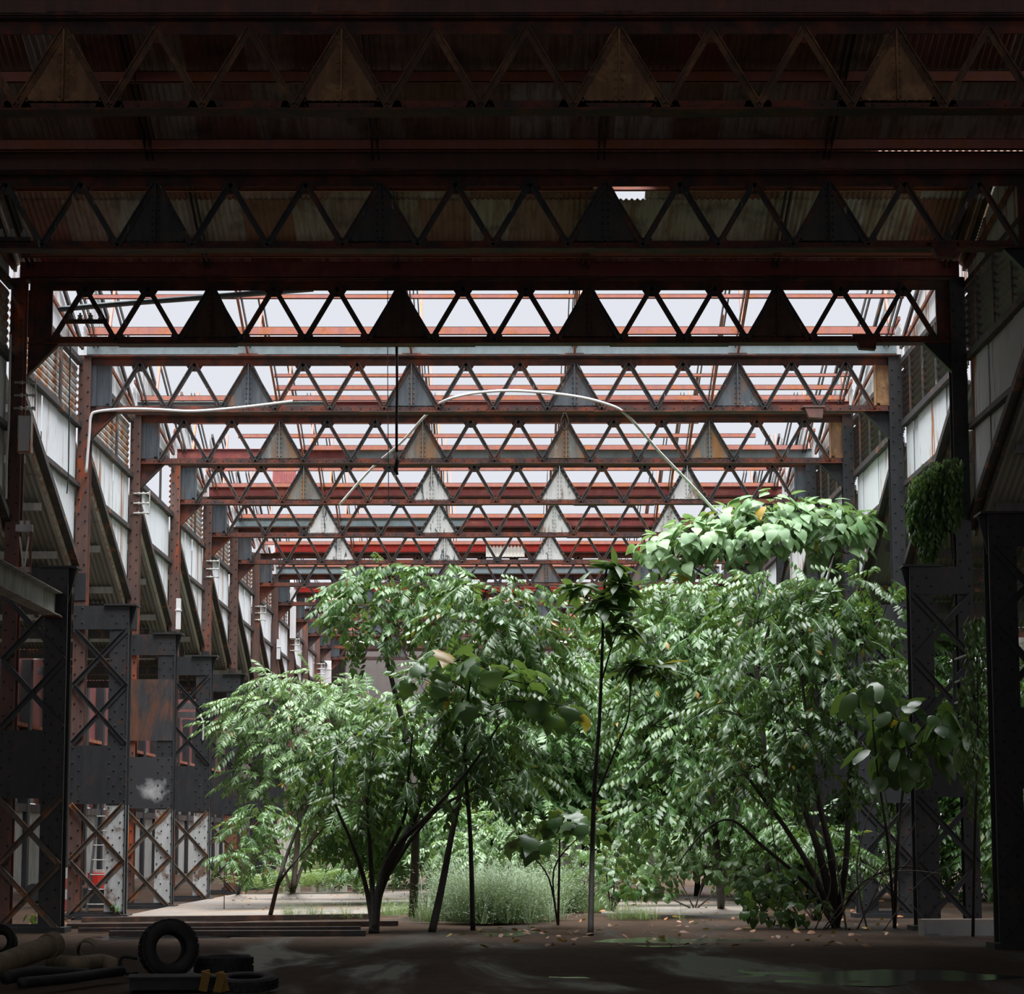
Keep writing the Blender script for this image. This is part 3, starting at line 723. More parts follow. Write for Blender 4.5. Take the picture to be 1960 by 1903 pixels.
LCL = {2: 'black shadowed lattice crane column beside the clay pipes', 3: 'tall lattice crane column with an orange-rust edge and white lower leg by the ladder', 4: 'lattice crane column with a big riveted rust plate and a white smear',
       5: 'lattice crane column with a hanging bent pipe and bright white lower leg', 6: 'lattice crane column with brown-painted foot where the ferns start',
       7: 'dark lattice crane column just inside the pale thicket', 8: 'rusty column rising from the pale thicket', 9: 'rusty wall column with slender shaft above the pale tree', 10: 'rusty wall column beside the hanging white duct',
       11: 'rusty wall column past the hanging white duct', 12: 'small far rusty wall column before the covered bay', 13: 'far red-brown column at the mouth of the covered bay'}
LCR = {1: 'huge black lattice column standing alone at the open wet floor', 2: 'black lattice column beside the hanging vine and railings', 3: 'grey riveted column behind the tangled stems', 4: 'dark riveted column behind the heart-leaved tree',
       5: 'dark riveted wall column next behind the heart-leaved tree', 6: 'rusty wall column hidden by the heart-leaved crown', 7: 'far wall column behind the right thicket', 8: 'farther wall column behind the right thicket', 9: 'farthest wall column behind the right thicket'}
for side, labels, K, X in ((-1, LCL, KL, -8.85), (1, LCR, KR, 8.24)):
    for n, lab in labels.items():
        root = thing('lattice_column', lab, 'column', (X, G(n), 0), 'riveted crane columns')
        near = (side < 0 and n == 2) or (side > 0 and n <= 2)
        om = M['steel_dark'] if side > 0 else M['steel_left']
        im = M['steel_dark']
        ob('outer_leg', K['outer'], om, root)
        if n < 9:
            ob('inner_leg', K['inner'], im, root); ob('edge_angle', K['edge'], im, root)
            if side < 0 and n in (3, 4, 5): ob('painted_foot', K['inner_low'], M['leg_white'], root)
            if side < 0 and n == 6: ob('painted_foot', K['inner_low'], M['steel_rusty'], root)
            pl = [(6.0, 6.5), (2.34, 3.56), (-.02, .12)]
            lc = [(4.82, 6.0), (3.6, 4.82), (1.16, 2.34), (0.0, 1.16)]
            if side < 0 and n == 4: pl.append((3.95, 5.42)); lc = lc[2:]
            for q in pl: ob('batten_plate', K['plates'][q], M['plate_rusty'] if q == (3.95, 5.42) else (M['plate_smear'] if side < 0 and n == 4 and q == (2.34, 3.56) else M['steel_dark']), root)
            for q in lc:
                for b in K['laces'][q]: ob('lacing_bar', b, M['steel_dark'] if q[0] > 2 or side > 0 else M['lace_low'], root)
            ob('cap_plate', K['cap'], im, root); ob('foot_plate', K['foot'], M['steel_dark'], root)
            if not near: ob('splice_plate', K['splice'], M['steel_dark'], root)
        if n < 8:
            r_ = ob('rivets', K['rivets'], om if side > 0 else im, root); r_['kind'] = 'stuff'

# runway beam left on the near column, railings and small fittings
rb = thing('runway_beam', 'grey steel crane runway beam ending at the black column', 'beam', (-8.15, 37, 5.6))
m = MB(); m.box(-.14, .14, -8, 7.55, .42, .44); m.box(-.14, .14, -8, 7.55, 0, .02); m.box(-.012, .012, -8, 7.55, .02, .42); ob('web_and_flanges', m, M['concrete_wall'], rb)
m = MB(); m.box(-.16, .16, 7.2, 7.75, -.02, .0); ob('bearing_plate', m, M['chord_rust'], rb)
# white plastic pipes
def pipe(name, pts, r, mat, label, cat, n=8):
    b = Vector((pts[0][0], pts[0][1], min(p[2] for p in pts))); q = []
    P = [Vector(p) for p in pts]
    for i in range(len(P)-1):
        p0 = P[max(i-1,0)]; p1 = P[i]; p2 = P[i+1]; p3 = P[min(i+2,len(P)-1)]
        for k in range(6):
            t = k/6; q.append(.5*((2*p1)+(p2-p0)*t+(2*p0-5*p1+4*p2-p3)*t*t+(3*p1-p0-3*p2+p3)*t**3))
    q.append(P[-1]); m = MB(); m.tube([v-b for v in q], r, n)
    o = ob(name, m.mesh(name, True), mat, None, b); return tag(o, label, cat)
pipe('plastic_pipe', [at(650,966,61.5), at(712,896,60.5), at(770,845,58), at(815,795,54.5), at(850,768,51.85), at(905,753,51.8), at(985,748,51.8), at(1090,757,51.8), at(1160,773,51.9), at(1200,795,52.2), at(1262,865,53.6), at(1320,925,55), at(1372,982,56)],
     .032, M['white_pipe'], 'long thin white plastic pipe arching in front of the roof girders', 'pipe')
pipe('plastic_pipe', [at(165,905,51.85), at(171,830,51.85), at(174,798,51.85), at(186,788,51.85), at(240,783,51.85), at(300,784,51.85), at(370,787,51.85), at(460,780,51.85), at(560,768,51.85)],
     .03, M['white_pipe'], 'white plastic pipe bent over the blue-grey girder and down the rusty column', 'pipe')
pipe('fallen_strip', [at(112,592,44.89), at(250,580,44.89), at(420,567,44.89), at(600,553,44.89)], .055, M['gut_teal'], 'loose grey-green strip slung across behind the dark brown girder', 'strip', 4)
# hoist rope and cords
root = thing('hoist_rope', 'thick dark hoist rope and hook hanging from the dark brown girder', 'rope', at(759,870,44.97))
b0 = Vector(root.location)
m = MB(); m.tube([at(759,648,44.97)-b0, at(760,740,44.97)-b0, at(759,800,44.97)-b0, Vector((0,0,0))], .026, 7); ob('rope', m.mesh('rope', True), M['rope'], root)
m = MB(); m.tube([at(759,866,44.97)-b0, at(760,885,44.97)-b0, at(757,900,44.97)-b0, at(761,909,44.97)-b0], [.03,.045,.045,.02], 8); ob('hook', m.mesh('hook', True), M['rope'], root)
pipe('drop_wire', [at(742,550,44.96), at(742,700,44.96), at(743,850,44.96), at(744,960,44.96)], .008, M['blue_wire'], 'thin bluish cord hanging beside the hoist rope', 'cord')
pipe('drop_wire', [at(135,646,44.95), at(133,760,44.95), at(131,900,44.95), at(128,945,44.95)], .012, M['blue_wire'], 'faded blue cord hanging before the white wall by the rusty louvre', 'cord')
pipe('cable_loop', [at(1080,790,51.6), at(1074,808,51.6), at(1081,824,51.6), at(1088,808,51.6), at(1082,790,51.6)], .014, M['rope'], 'small cable loop hanging from the blue-grey girder', 'cable')
pipe('conduit', [at(20,640,43.9), at(17,800,43.9), at(13,880,43.9), at(12,955,43.9)], .02, M['white_pipe'], 'thin white conduit down the wall beside the white switch box', 'conduit')
# hatch pieces hanging from girders on the right
for (px, py, n, lab) in ((1657, 657, 2, 'dark steel shoe bolted under the dark brown girder'), (1558, 790, 3, 'reddish steel shoe bolted under the blue-grey girder'), (1806, 480, 1, 'black steel shoe bolted under the girder with greenish-grey gussets')):
    p = at(px, py, G(n)-.1); o = MB(); o.prism([(-.22,.12),(.2,.12),(.17,-.13),(-.12,-.11)], -.1, .1); o.box(-.25, .23, -.12, .12, .1, .14)
    tag(ob('girder_shoe', o, M['gut_brown'] if n == 3 else M['chord_rust'], None, p), lab, 'bracket')
# insulator brackets
IB = {2: 'first white insulator bracket, on the shadow-edge column above the switch box', 4: 'white three-armed insulator bracket on the column with the rust plate', 6: 'white insulator bracket on the column above the brown foot',
      8: 'white insulator bracket over the pale thicket', 10: 'far white insulator bracket by the hanging duct', 12: 'farthest white insulator bracket by the covered bay'}
for n, lab in IB.items():
    root = thing('insulator_bracket', lab, 'bracket', (-8.9, G(n)-.185, 9.45), 'insulator brackets on the wall columns')
    for k in range(3):
        m = MB(); m.tube([(-.1,0,k*.24), (.3,0,k*.24)], .02, 6)
        for x in (.03, .14, .25): m.tube([(x-.02,0,k*.24), (x+.02,0,k*.24)], .035, 8)
        ob('arm', m, M['porcelain'], root)
    m = MB(); m.box(.28, .30, -.02, .02, -.05, .55); ob('strap', m, M['porcelain'], root)
root = thing('insulator_rack', 'row of four insulators on a dark bar in the dark brown girder', 'insulator', at(165, 615, G(2)-.05), None)
m = MB(); m.box(-.42, .40, -.04, .0, -.05, .03); ob('bar', m, M['rafter'], root)
for k in range(4):
    m = MB(); x = -.3+k*.19
    for r_, h0_, h1_ in ((.05,.03,.06),(.035,.06,.085),(.05,.085,.105),(.02,.105,.15)): m.tube([(x,-.02,h0_),(x,-.02,h1_)], r_, 8)
    ob('insulator', m, M['concrete_wall'], root)
root = thing('insulator_rack', 'row of three pale insulators on the girder with greenish-grey gussets', 'insulator', at(22, 455, G(1)-.1), None)
m = MB(); m.box(-.3, .3, -.04, .0, -.06, 0); ob('bar', m, M['rafter'], root)
for k in range(3):
    m = MB(); x = -.16+k*.18
    for r_, h0_, h1_ in ((.055,.0,.06),(.04,.06,.09),(.03,.09,.13)): m.tube([(x,-.02,h0_),(x,-.02,h1_)], r_, 8)
    ob('insulator', m, M['concrete_wall'], root)
for px, py, Y, lab in ((42, 513, 44.4, 'white knob insulators at the end of the long dull red gutter by the striped louvre'), (36, 662, 44.2, 'white knob insulators on the sill below the striped louvre'), (24, 818, 44.0, 'white knob insulators on the wall rail beside the conduit'),
                       (1848, 512, 44.4, 'white knob insulators at the end of the long dull red gutter by the dark louvre'), (1845, 661, 44.4, 'white knob insulators on the sill below the dark louvre'), (1848, 817, 44.2, 'white knob insulators on the wall rail above the railings')):
    root = thing('knob_insulator', lab, 'insulator', at_x(px, py, XL+.05 if px < 900 else XR-.05))
    for k in range(2):
        m = MB(); m.tube([(k*.06-.06,0,-k*.05), (k*.06-.02,0,-k*.05)], .03, 8); m.tube([(k*.06-.02,0,-k*.05), (k*.06+.02,0,-k*.05)], .042, 8); m.tube([(k*.06+.02,0,-k*.05), (k*.06+.06,0,-k*.05)], .03, 8); ob('knob', m, M['porcelain'], root)
root = thing('switch_box', 'white rusty-edged metal switch box hung by the top of the aisle roof', 'box', at(46, 830, 44.4))
m = MB(); m.box(-.12, .12, 0, .22, -.34, .34); ob('case', m, M['louvre_white'], root); m = MB(); m.box(-.1, .1, -.012, 0, -.32, .32); ob('door', m, M['white_pipe'], root)
root = thing('insulator_stand', 'small riveted steel stand topped with white insulators beside the runway beam', 'stand', (-8.15, 41.6, 6.045))
for x in (-.11, .11): m = MB(); m.box(x-.02, x+.02, -.02, .02, 0, .78); ob('post', m, M['steel_rusty'], root)
for a, b in (((-.08,0,.66),(.0,0,.1)), ((.08,0,.66),(.01,0,.1))): m = MB(); m.bar(a, b, .02, .025); ob('brace', m, M['porcelain'], root)
m = MB(); m.box(-.14, .14, -.07, .07, .74, .86); ob('head_block', m, M['louvre_white'], root); m = MB(); m.box(-.12, .12, -.03, .03, .05, .14); ob('foot_block', m, M['louvre_white'], root)
for x in (-.05, .05): m = MB(); m.tube([(x,0,.86),(x,0,.93)], .035, 8); ob('knob', m, M['porcelain'], root)
# white sheet-metal duct pieces hanging from the far left wall
for px0, py0, px1, py1, Y, lab in ((556, 1108, 566, 1222, G(10)-.27, 'long white sheet duct hanging against the far rusty columns'), (530, 1224, 536, 1262, G(9)-.27, 'short white sheet scrap below the hanging duct'), (338, 1146, 345, 1205, G(4)-.26, 'bent white sheet strip hanging from the rust column'), (618, 1265, 634, 1308, G(13)-.27, 'white downpipe piece at the covered bay')):
    a = at(px0, py0, Y); b = at(px1, py1, Y); m = MB(); w = (b.x-a.x); m.box(0, w, -.08, .08, 0, a.z-b.z); m.box(-.02, w+.02, -.1, .1, (a.z-b.z)*.6, (a.z-b.z)*.63)
    tag(ob('sheet_duct', m, M['white_pipe'], None, (a.x, Y, b.z)), lab, 'duct')
pipe('bent_pipe', [at(378,1375,G(5)-.23), at(383,1372,G(5)-.23), at(388,1380,G(5)-.23), at(389,1398,G(5)-.23), at(388,1418,G(5)-.23)], .028, M['porcelain'], 'short bent white pipe hanging on the column with the white lower leg', 'pipe')
root = thing('steel_ladder', 'dark steel ladder leaning behind the orange-edged column', 'ladder', at(170, 1740, 56.5))
for x in (-.05, .42): m = MB(); m.bar((x,0,-.1), (x+.12,1.0,3.0), .05, .05); ob('rail', m, M['steel_dark'], root)
for k in range(9): m = MB(); z = .1+k*.33; m.tube([(-.05+.12*z/3.1, z/3.1, z), (.42+.12*z/3.1, z/3.1, z)], .016, 6); ob('rung', m, M['concrete_wall'], root)
# railings on the right
root = thing('handrail', 'three sloping grey rails between the two black columns', 'railing', at(1855, 1440, 41.0))
b0 = Vector(root.location)
for y0, y1 in ((1263, 1238), (1307, 1282), (1347, 1328)):
    m = MB(); m.tube([at(1828, y0, 42.6)-b0, at(1896, y1, 39.2)-b0], .022, 7); ob('rail', m, M['concrete_wall'], root)
m = MB(); m.bar(at(1826,1245,42.6)-b0, at(1828,1360,42.6)-b0, .06, .06, (0,1,0)); ob('post', m, M['steel_dark'], root)
m = MB(); m.bar(at(1895,1225,39.2)-b0, at(1897,1350,39.2)-b0, .06, .06, (0,1,0)); ob('post', m, M['steel_dark'], root)

# ------------------------------------------------------------------ vegetation
rng = np.random.default_rng(11)
def leaflet(L, w, curl=.12, fold=.18):
    V = np.array([[0,0,0],[.42*L,w/2,-fold*w],[.42*L,-w/2,-fold*w],[.55*L,0,.02*L],[L,0,-curl*L]], float)
    F = np.array([[0,3,1],[3,4,1],[0,2,3],[3,2,4]])
    return V, F
def rot_to(d, roll=0.0):
    d = np.array(d, float); d /= np.linalg.norm(d); u = np.array([0,0,1.0]); r = np.cross(u, d)
    if np.linalg.norm(r) < 1e-5: r = np.array([0,1.0,0])
    r /= np.linalg.norm(r); u = np.cross(d, r)
    c, s = math.cos(roll), math.sin(roll)
    return np.stack([d, r*c+u*s, u*c-r*s], 1)
def join(parts):
    V = []; F = []; o = 0
    for v, f in parts: V.append(v); F.append(f+o); o += len(v)
    return np.concatenate(V), np.concatenate(F)
def compound(L=.52, pairs=5, ll=.21, lw=.092, droop=.35, down=.8):
    parts = []
    def P(t): return np.array([t*L, 0, -droop*L*t*t])
    for i in range(pairs):
        t = .18+.78*i/(pairs-1)
        for s in (-1, 1):
            k = ll*(1-.35*abs(t-.5))*rng.uniform(.85,1.15)
            v, f = leaflet(k, lw*rng.uniform(.85,1.15))
            d = [.45+rng.uniform(-.1,.15), s*(.8+rng.uniform(-.1,.1)), -down+rng.uniform(-.25,.2)]
            parts.append((v @ rot_to(d, rng.uniform(-.35,.35)).T + P(t+rng.uniform(-.03,.03)), f))
    v, f = leaflet(ll, lw); parts.append((v @ rot_to([1,0,-.8]).T + P(1.0), f))
    # rachis
    pts = [P(t) for t in (0, .35, .7, 1)]
    for a, b in zip(pts[:-1], pts[1:]):
        w = .005; parts.append((np.array([a+[0,w,0], a-[0,w,0], b-[0,w,0], b+[0,w,0]]), np.array([[0,1,2],[0,2,3]])))
    return join(parts)
def whorl(nl=7, L=.42, w=.12):
    parts = []
    for i in range(nl):
        a = 2*math.pi*i/nl+rng.uniform(-.2,.2); v, f = big_leaf('lance', L*rng.uniform(.8,1.1), w)
        parts.append((v @ rot_to([math.cos(a), math.sin(a), rng.uniform(-.5,.35)], rng.uniform(-.2,.2)).T, f))
    return join(parts)
OUT = {'heart': [(0,.0),(-.10,.22),(.0,.42),(.22,.50),(.48,.40),(.75,.20),(1.0,0)],
       'lance': [(0,.0),(.12,.30),(.35,.5),(.6,.42),(.85,.18),(1.0,0)],
       'lobed': [(0,.0),(-.12,.30),(.10,.62),(.30,.45),(.46,.58),(.62,.28),(1.0,0)],
       'oval': [(0,.0),(.1,.28),(.4,.5),(.7,.42),(.92,.18),(1.0,0)]}
def big_leaf(kind, L, w, curl=.28, fold=.12):
    o = OUT[kind]; V = []; F = []
    def z(t, y): return -curl*L*max(0,t)**2 - fold*abs(y)*w*1.0 + .03*L*math.sin(t*3)
    mid = [(max(0, t)*L, 0, z(max(0, t), 0)) for t, y in o]
    nM = len(o); V += mid
    for s in (1, -1):
        st = len(V); V += [(t*L, s*y*w, z(t, y)) for t, y in o]
        for i in range(nM-1):
            if s > 0: F += [(i, i+1, st+i+1), (i, st+i+1, st+i)]
            else: F += [(i, st+i+1, i+1), (i, st+i, st+i+1)]
    return np.array(V, float), np.array(F)
def petioled(kind, L, w, pl):
    v, f = big_leaf(kind, L, w); v = v @ rot_to([.75, 0, -.65]).T + np.array([pl, 0, 0])
    wq = .006; st = (np.array([[0,wq,0],[0,-wq,0],[pl,-wq,0],[pl,wq,0]]), np.array([[0,1,2],[0,2,3]]))
    return join([(v, f), st])
def mesh_np(name, V, F, smooth=False):
    me = bpy.data.meshes.new(name); me.vertices.add(len(V)); me.vertices.foreach_set('co', V.astype(np.float32).ravel())
    me.loops.add(len(F)*3); me.loops.foreach_set('vertex_index', F.astype(np.int32).ravel())
    me.polygons.add(len(F)); me.polygons.foreach_set('loop_start', np.arange(0, len(F)*3, 3, dtype=np.int32))
    me.update(calc_edges=True); me.validate()
    return me
SETS = {}
def leafset(name, gens, part):
    var = [g() for g in gens]
    SETS[name] = (var, [None]*len(var), part)
leafset('compound', [lambda: compound() for _ in range(5)], 'leaf_spray')
leafset('compound_fine', [lambda: compound(.46, 6, .165, .062, .3, .5) for _ in range(5)], 'leaf_spray')
leafset('compound_far', [lambda: compound(.6, 5, .24, .105, .35, .6) for _ in range(4)], 'leaf_spray')
leafset('lance', [lambda: whorl(6, .50, .16), lambda: whorl(5, .54, .16), lambda: whorl(6, .46, .15)], 'leaf_whorl')
leafset('heart', [lambda: petioled('heart', rng.uniform(.24,.30), .26, .12) for _ in range(4)], 'leaf')
leafset('lobed', [lambda: petioled('lobed', rng.uniform(.42,.56), .42, .2) for _ in range(3)], 'leaf')
leafset('oval_big', [lambda: petioled('oval', rng.uniform(.42,.56), .32, .1) for _ in range(3)], 'leaf')
leafset('round_small', [lambda: petioled('heart', rng.uniform(.15,.2), .17, .06) for _ in range(3)], 'leaf')
def vine_spray():
    parts = []; prev = None
    for i in range(6):
        p = np.array([rng.uniform(-.05,.05), rng.uniform(-.05,.05), -.08*i]); v, f = leaflet(.14*rng.uniform(.8,1.1), .07)
        parts.append((v @ rot_to([.35*(-1)**i+rng.uniform(-.2,.2), rng.uniform(-.4,.4), -.9]).T + p, f))
        if prev is not None: parts.append((np.array([prev+[.004,0,0], prev-[.004,0,0], p-[.004,0,0], p+[.004,0,0]]), np.array([[0,1,2],[0,2,3]])))
        prev = p
    return join(parts)
leafset('vine', [vine_spray for _ in range(4)], 'leaf_spray')
def frond():
    parts = []; L = .9
    for i in range(16):
        t = .1+.9*i/15; p = np.array([t*L, 0, .45*L*t-.75*L*t*t])
        for s in (-1, 1):
            v, f = leaflet(.17*(1-t*.75), .03); parts.append((v @ rot_to([.35, s, -.15]).T + p, f))
    return join(parts)
leafset('fern', [frond for _ in range(2)], 'frond')
def tuft():
    parts = []
    for i in range(22):
        a = rng.uniform(0, 6.28); h = rng.uniform(.2,1.0)**1.2; ln = rng.uniform(.1,.7); d = np.array([math.cos(a), math.sin(a), 0]); w = np.array([-d[1], d[0], 0])*.005
        b = d*rng.uniform(0,.25); m = b+d*ln*.35+[0,0,h*.65]; t = b+d*ln+[0,0,h]
        parts.append((np.array([b+w, b-w, m-w*.8, m+w*.8, t]), np.array([[0,1,2],[0,2,3],[3,2,4]])))
        for q in range(3):
            v, f = leaflet(.065, .02); parts.append((v @ rot_to([rng.normal(), rng.normal(), .5]).T + b+(t-b)*rng.uniform(.4,.95), f))
    return join(parts)
leafset('grass', [tuft for _ in range(4)], 'tuft')

def scatter(setname, items, base):
    """items: list of (pos, heading vector, roll, scale) -> one baked mesh"""
    var = SETS[setname][0]; V = []; F = []; o = 0
    for i, (p, d, ro, s) in enumerate(items):
        v, f = var[i % len(var)]
        v = (v*s) @ rot_to(d, ro).T + (np.array(p)-np.array(base))
        V.append(v); F.append(f+o); o += len(v)
    return np.concatenate(V), np.concatenate(F)
def shared(setname, k, mat):
    var, cache, part = SETS[setname]
    if cache[k] is None: cache[k] = mesh_np(part, *var[k]); cache[k].materials.append(mat)
    return cache[k]
def plant(name, label, base, stems, blobs, setname, mat, bark='bark', n_ind=60, group=None, scale=(.8,1.2), cat='tree', density=1.0, twig=.010, droop=.25, up=.25):
    base = Vector(base); root = thing(name, label, cat, base, group)
    allpts = []
    for pts, r0, r1 in stems:
        P = [Vector(p) for p in pts]; q = []
        for i in range(len(P)-1):
            p0 = P[max(i-1,0)]; p1 = P[i]; p2 = P[i+1]; p3 = P[min(i+2,len(P)-1)]
            for k in range(5):
                t = k/5; q.append(.5*((2*p1)+(p2-p0)*t+(2*p0-5*p1+4*p2-p3)*t*t+(3*p1-p0-3*p2+p3)*t**3))
        q.append(P[-1]); L = len(q)
        m = MB(); m.tube([v-base for v in q], [r0+(r1-r0)*i/(L-1) for i in range(L)], 7); ob('stem', m.mesh('stem', True), M[bark], root)
        allpts += q
    items = []; bm = MB()
    for (c, r, cnt) in blobs:
        c = Vector(c); cnt = max(3, int(cnt*density))
        tgt = min(allpts, key=lambda p: (p-c).length + max(0, p.z-c.z)*1.5) if allpts else None
        if tgt is not None and (tgt-c).length > .15:
            mid = (tgt+c)/2+Vector((rng.uniform(-.1,.1), rng.uniform(-.1,.1), .12)); bm.tube([tgt-base, mid-base, c-base], [twig*1.9, twig*1.4, twig], 5, False)
        for i in range(cnt):
            d = rng.normal(size=3); d /= np.linalg.norm(d); d[2] = d[2]*.9+up*.5; rr = rng.uniform(.35, 1.0)**.5
            p = np.array(c)+d*np.array(r)*rr
            h = np.array([d[0]+rng.normal()*.35, d[1]+rng.normal()*.35, d[2]*.4-droop+rng.normal()*.2])
            if setname == 'vine': h = np.array([h[0], h[1], 0.0])
            items.append((p, h, rng.uniform(-.5,.5) if setname != 'vine' else 0.0, rng.uniform(*scale)))
            if i % 5 == 0: bm.tube([c-base, (c+Vector(p))/2+Vector((0,0,.04))-base, Vector(p)-base], [twig, twig*.7, twig*.4], 4, False)
    if bm.v: ob('branches', bm, M[bark], root)['kind'] = 'stuff'
    order = sorted(range(len(items)), key=lambda i: items[i][0][1]+rng.uniform(0, .4))
    ind = set(order[:n_ind]); nv = len(SETS[setname][0]); part = SETS[setname][2]
    for i in ind:
        p, d, ro, s = items[i]
        o = ob(part, shared(setname, i % nv, mat), mat, root, Vector(p)-base)
        o.rotation_euler = Matrix(rot_to(d, ro).tolist()).to_euler(); o.scale = (s, s, s)
    rest = [items[i] for i in range(len(items)) if i not in ind]
    if rest:
        me = mesh_np('foliage', *scatter(setname, rest, base)); o = ob('foliage', me, mat, root); o['kind'] = 'stuff'
    return root
def bl(px, py, rx, ry, Y, ryd=None, k=1.0):
    s = Y/FPX; c = at(px, py, Y); a = rx*s; b = ry*s
    return (c, (a, ryd or (a+b)*.55, b), 40*k*(a*b/.6+.25))
def cloud(x0, x1, y0, y1, Y0, Y1, n, r, k=1.0, asp=.75):
    out = []
    for i in range(n):
        px = rng.uniform(x0, x1); py = rng.uniform(y0, y1); out.append(bl(px, py, r*rng.uniform(.75,1.25), r*asp*rng.uniform(.75,1.25), rng.uniform(Y0, Y1), None, k))
    return out
def F_(px, py): return on_floor(px, py, 0)
def stem_to(b, *pix):
    return [b-Vector((0,0,.06))]+[at(x, y, Y) for x, y, Y in pix]

# --- forked tree at the end of the baulks
b = F_(715, 1783)
plant('forked_tree', 'young tree with a fan of dark forked trunks at the end of the timber baulks', b,
      [(stem_to(b, (722,1720,45), (745,1660,45), (775,1600,45.3), (795,1560,45.6), (815,1490,46), (860,1400,46.3), (900,1300,46.5)), .10, .025),
       (stem_to(b, (712,1700,44.8), (708,1620,44.8), (703,1540,44.9), (712,1440,45.2)), .06, .016),
       (stem_to(b, (705,1720,44.7), (690,1660,44.6), (668,1600,44.6), (640,1530,44.7), (640,1450,45)), .055, .016),
       (stem_to(b, (730,1700,45.2), (765,1640,45.4), (800,1590,45.8), (850,1540,46.2), (940,1500,46.6), (1000,1490,46.8)), .06, .016),
       (stem_to(b, (735,1660,45), (775,1560,45), (782,1480,45), (790,1400,45)), .05, .014),
       (stem_to(b, (740,1650,44.6), (820,1560,44.4), (900,1470,44.4), (960,1380,44.4)), .06, .016)],
      [bl(880,1290,85,60,46.4), bl(830,1360,90,65,46), bl(930,1370,90,65,45), bl(770,1420,80,55,45.4), bl(860,1440,90,50,45.6), bl(950,1440,80,50,46), bl(710,1460,70,50,45.2), bl(650,1440,60,40,45), bl(1000,1480,60,40,46.6), bl(790,1500,90,40,45), bl(690,1540,55,40,44.8), bl(920,1520,60,35,46)],
      'compound', M['leaf_mid'], n_ind=150, density=.8)
b = F_(790, 1752)
plant('airy_tree', 'tallest airy tree whose domed crown stands against the far red gutters', b,
      [(stem_to(b, (795,1600,49), (790,1480,49.5), (775,1400,50), (752,1310,50), (738,1240,50), (748,1160,50)), .10, .025)],
      [bl(745,1112,85,42,50), bl(700,1155,75,45,50.2), bl(800,1145,75,45,49.8), bl(840,1105,50,30,49.6), bl(690,1215,60,30,50,None,.6), bl(770,1205,70,35,49.8,None,.6), bl(840,1190,60,45,50), bl(690,1165,60,35,50.3,None,.6)],
      'compound', M['leaf_mid'], n_ind=150)
b = F_(826, 1781)
plant('leaning_tree', 'thin dark leaning tree between the forked tree and the grass clump', b,
      [(stem_to(b, (845,1700,45), (862,1610,45.3), (882,1510,45.8), (900,1400,46.3), (915,1290,46.8), (940,1180,47.2)), .075, .02)],
      [bl(930,1130,75,45,47.2), bl(1000,1160,75,45,47.4), bl(890,1190,70,45,47.2), bl(960,1215,85,50,47), bl(1050,1190,55,40,47.6), bl(1040,1250,70,45,47.4), bl(980,1290,80,45,47), bl(1060,1310,55,40,47.6)],
      'compound', M['leaf_mid'], n_ind=150)
b = F_(515, 1757)
plant('slanting_sapling', 'slim slanting sapling rising from the concrete slab', b,
      [(stem_to(b, (530,1700,49.3), (548,1640,49.4), (572,1580,49.6), (610,1500,49.8), (660,1440,50)), .05, .014), (stem_to(b, (535,1690,49.3), (590,1620,49.2), (640,1560,49)), .035, .01)],
      [bl(650,1430,50,35,50), bl(610,1480,40,30,49.8), bl(660,1545,50,30,49.2), bl(690,1500,45,30,49.6)], 'compound_fine', M['leaf_mid'], n_ind=40)
b = F_(1130, 1787)
plant('lance_sapling', 'tall bare-stemmed sapling topped with long drooping lance leaves', b,
      [(stem_to(b, (1133,1650,44.5), (1138,1500,44.6), (1147,1380,44.7), (1152,1260,44.8), (1157,1120,44.9), (1165,1075,44.9)), .055, .016), ([at(1150,1310,44.7), at(1170,1240,44.6), at(1182,1210,44.6)], .018, .01), ([at(1143,1520,44.6), at(1180,1430,44.4), at(1203,1370,44.4), at(1206,1290,44.4)], .022, .01)],
      [(at(1165,1080,44.9), (.25,.25,.22), 5), (at(1120,1125,44.9), (.3,.3,.15), 5), (at(1195,1120,44.8), (.35,.3,.15), 6), (at(1160,1160,44.8), (.5,.4,.2), 8), (at(1190,1205,44.7), (.35,.3,.2), 6), (at(1225,1275,44.6), (.35,.3,.12), 7), (at(1270,1280,44.8), (.3,.3,.12), 5)],
      'lance', M['leaf_mid'], n_ind=70, droop=.1, up=0)
b = F_(1068, 1768)
plant('broad_leaf_seedling', 'small broad-leaved seedling standing in the grass clump', b,
      [(stem_to(b, (1070,1680,46.3), (1071,1600,46.3), (1070,1560,46.3)), .028, .012), (stem_to(b, (1050,1680,46.4), (1010,1630,46.5)), .02, .01), (stem_to(b, (1060,1665,46.3), (1110,1600,46.2)), .02, .01)],
      [(at(1070,1565,46.3), (.5,.4,.25), 16), (at(1015,1600,46.5), (.4,.3,.15), 9), (at(1115,1590,46.2), (.35,.3,.15), 9)], 'lobed', M['leaf_mid'], n_ind=40, scale=(.6,.9), cat='plant')
b = F_(905, 1778)
plant('lobed_leaf_tree', 'sapling with very large lobed leaves in the heart of the thicket', b,
      [(stem_to(b, (900,1600,45.4), (890,1450,45.2), (895,1340,45), (905,1280,45)), .05, .018)],
      [(at(860,1270,44.8), (.5,.4,.25), 12), (at(930,1280,44.8), (.6,.4,.3), 14), (at(830,1310,44.8), (.4,.4,.2), 8), (at(1010,1310,45), (.6,.4,.3), 12), (at(1080,1350,45), (.4,.3,.3), 8), (at(900,1360,44.6), (.4,.3,.2), 5)],
      'lobed', M['leaf_mid'], n_ind=60, scale=(.7,1.05))
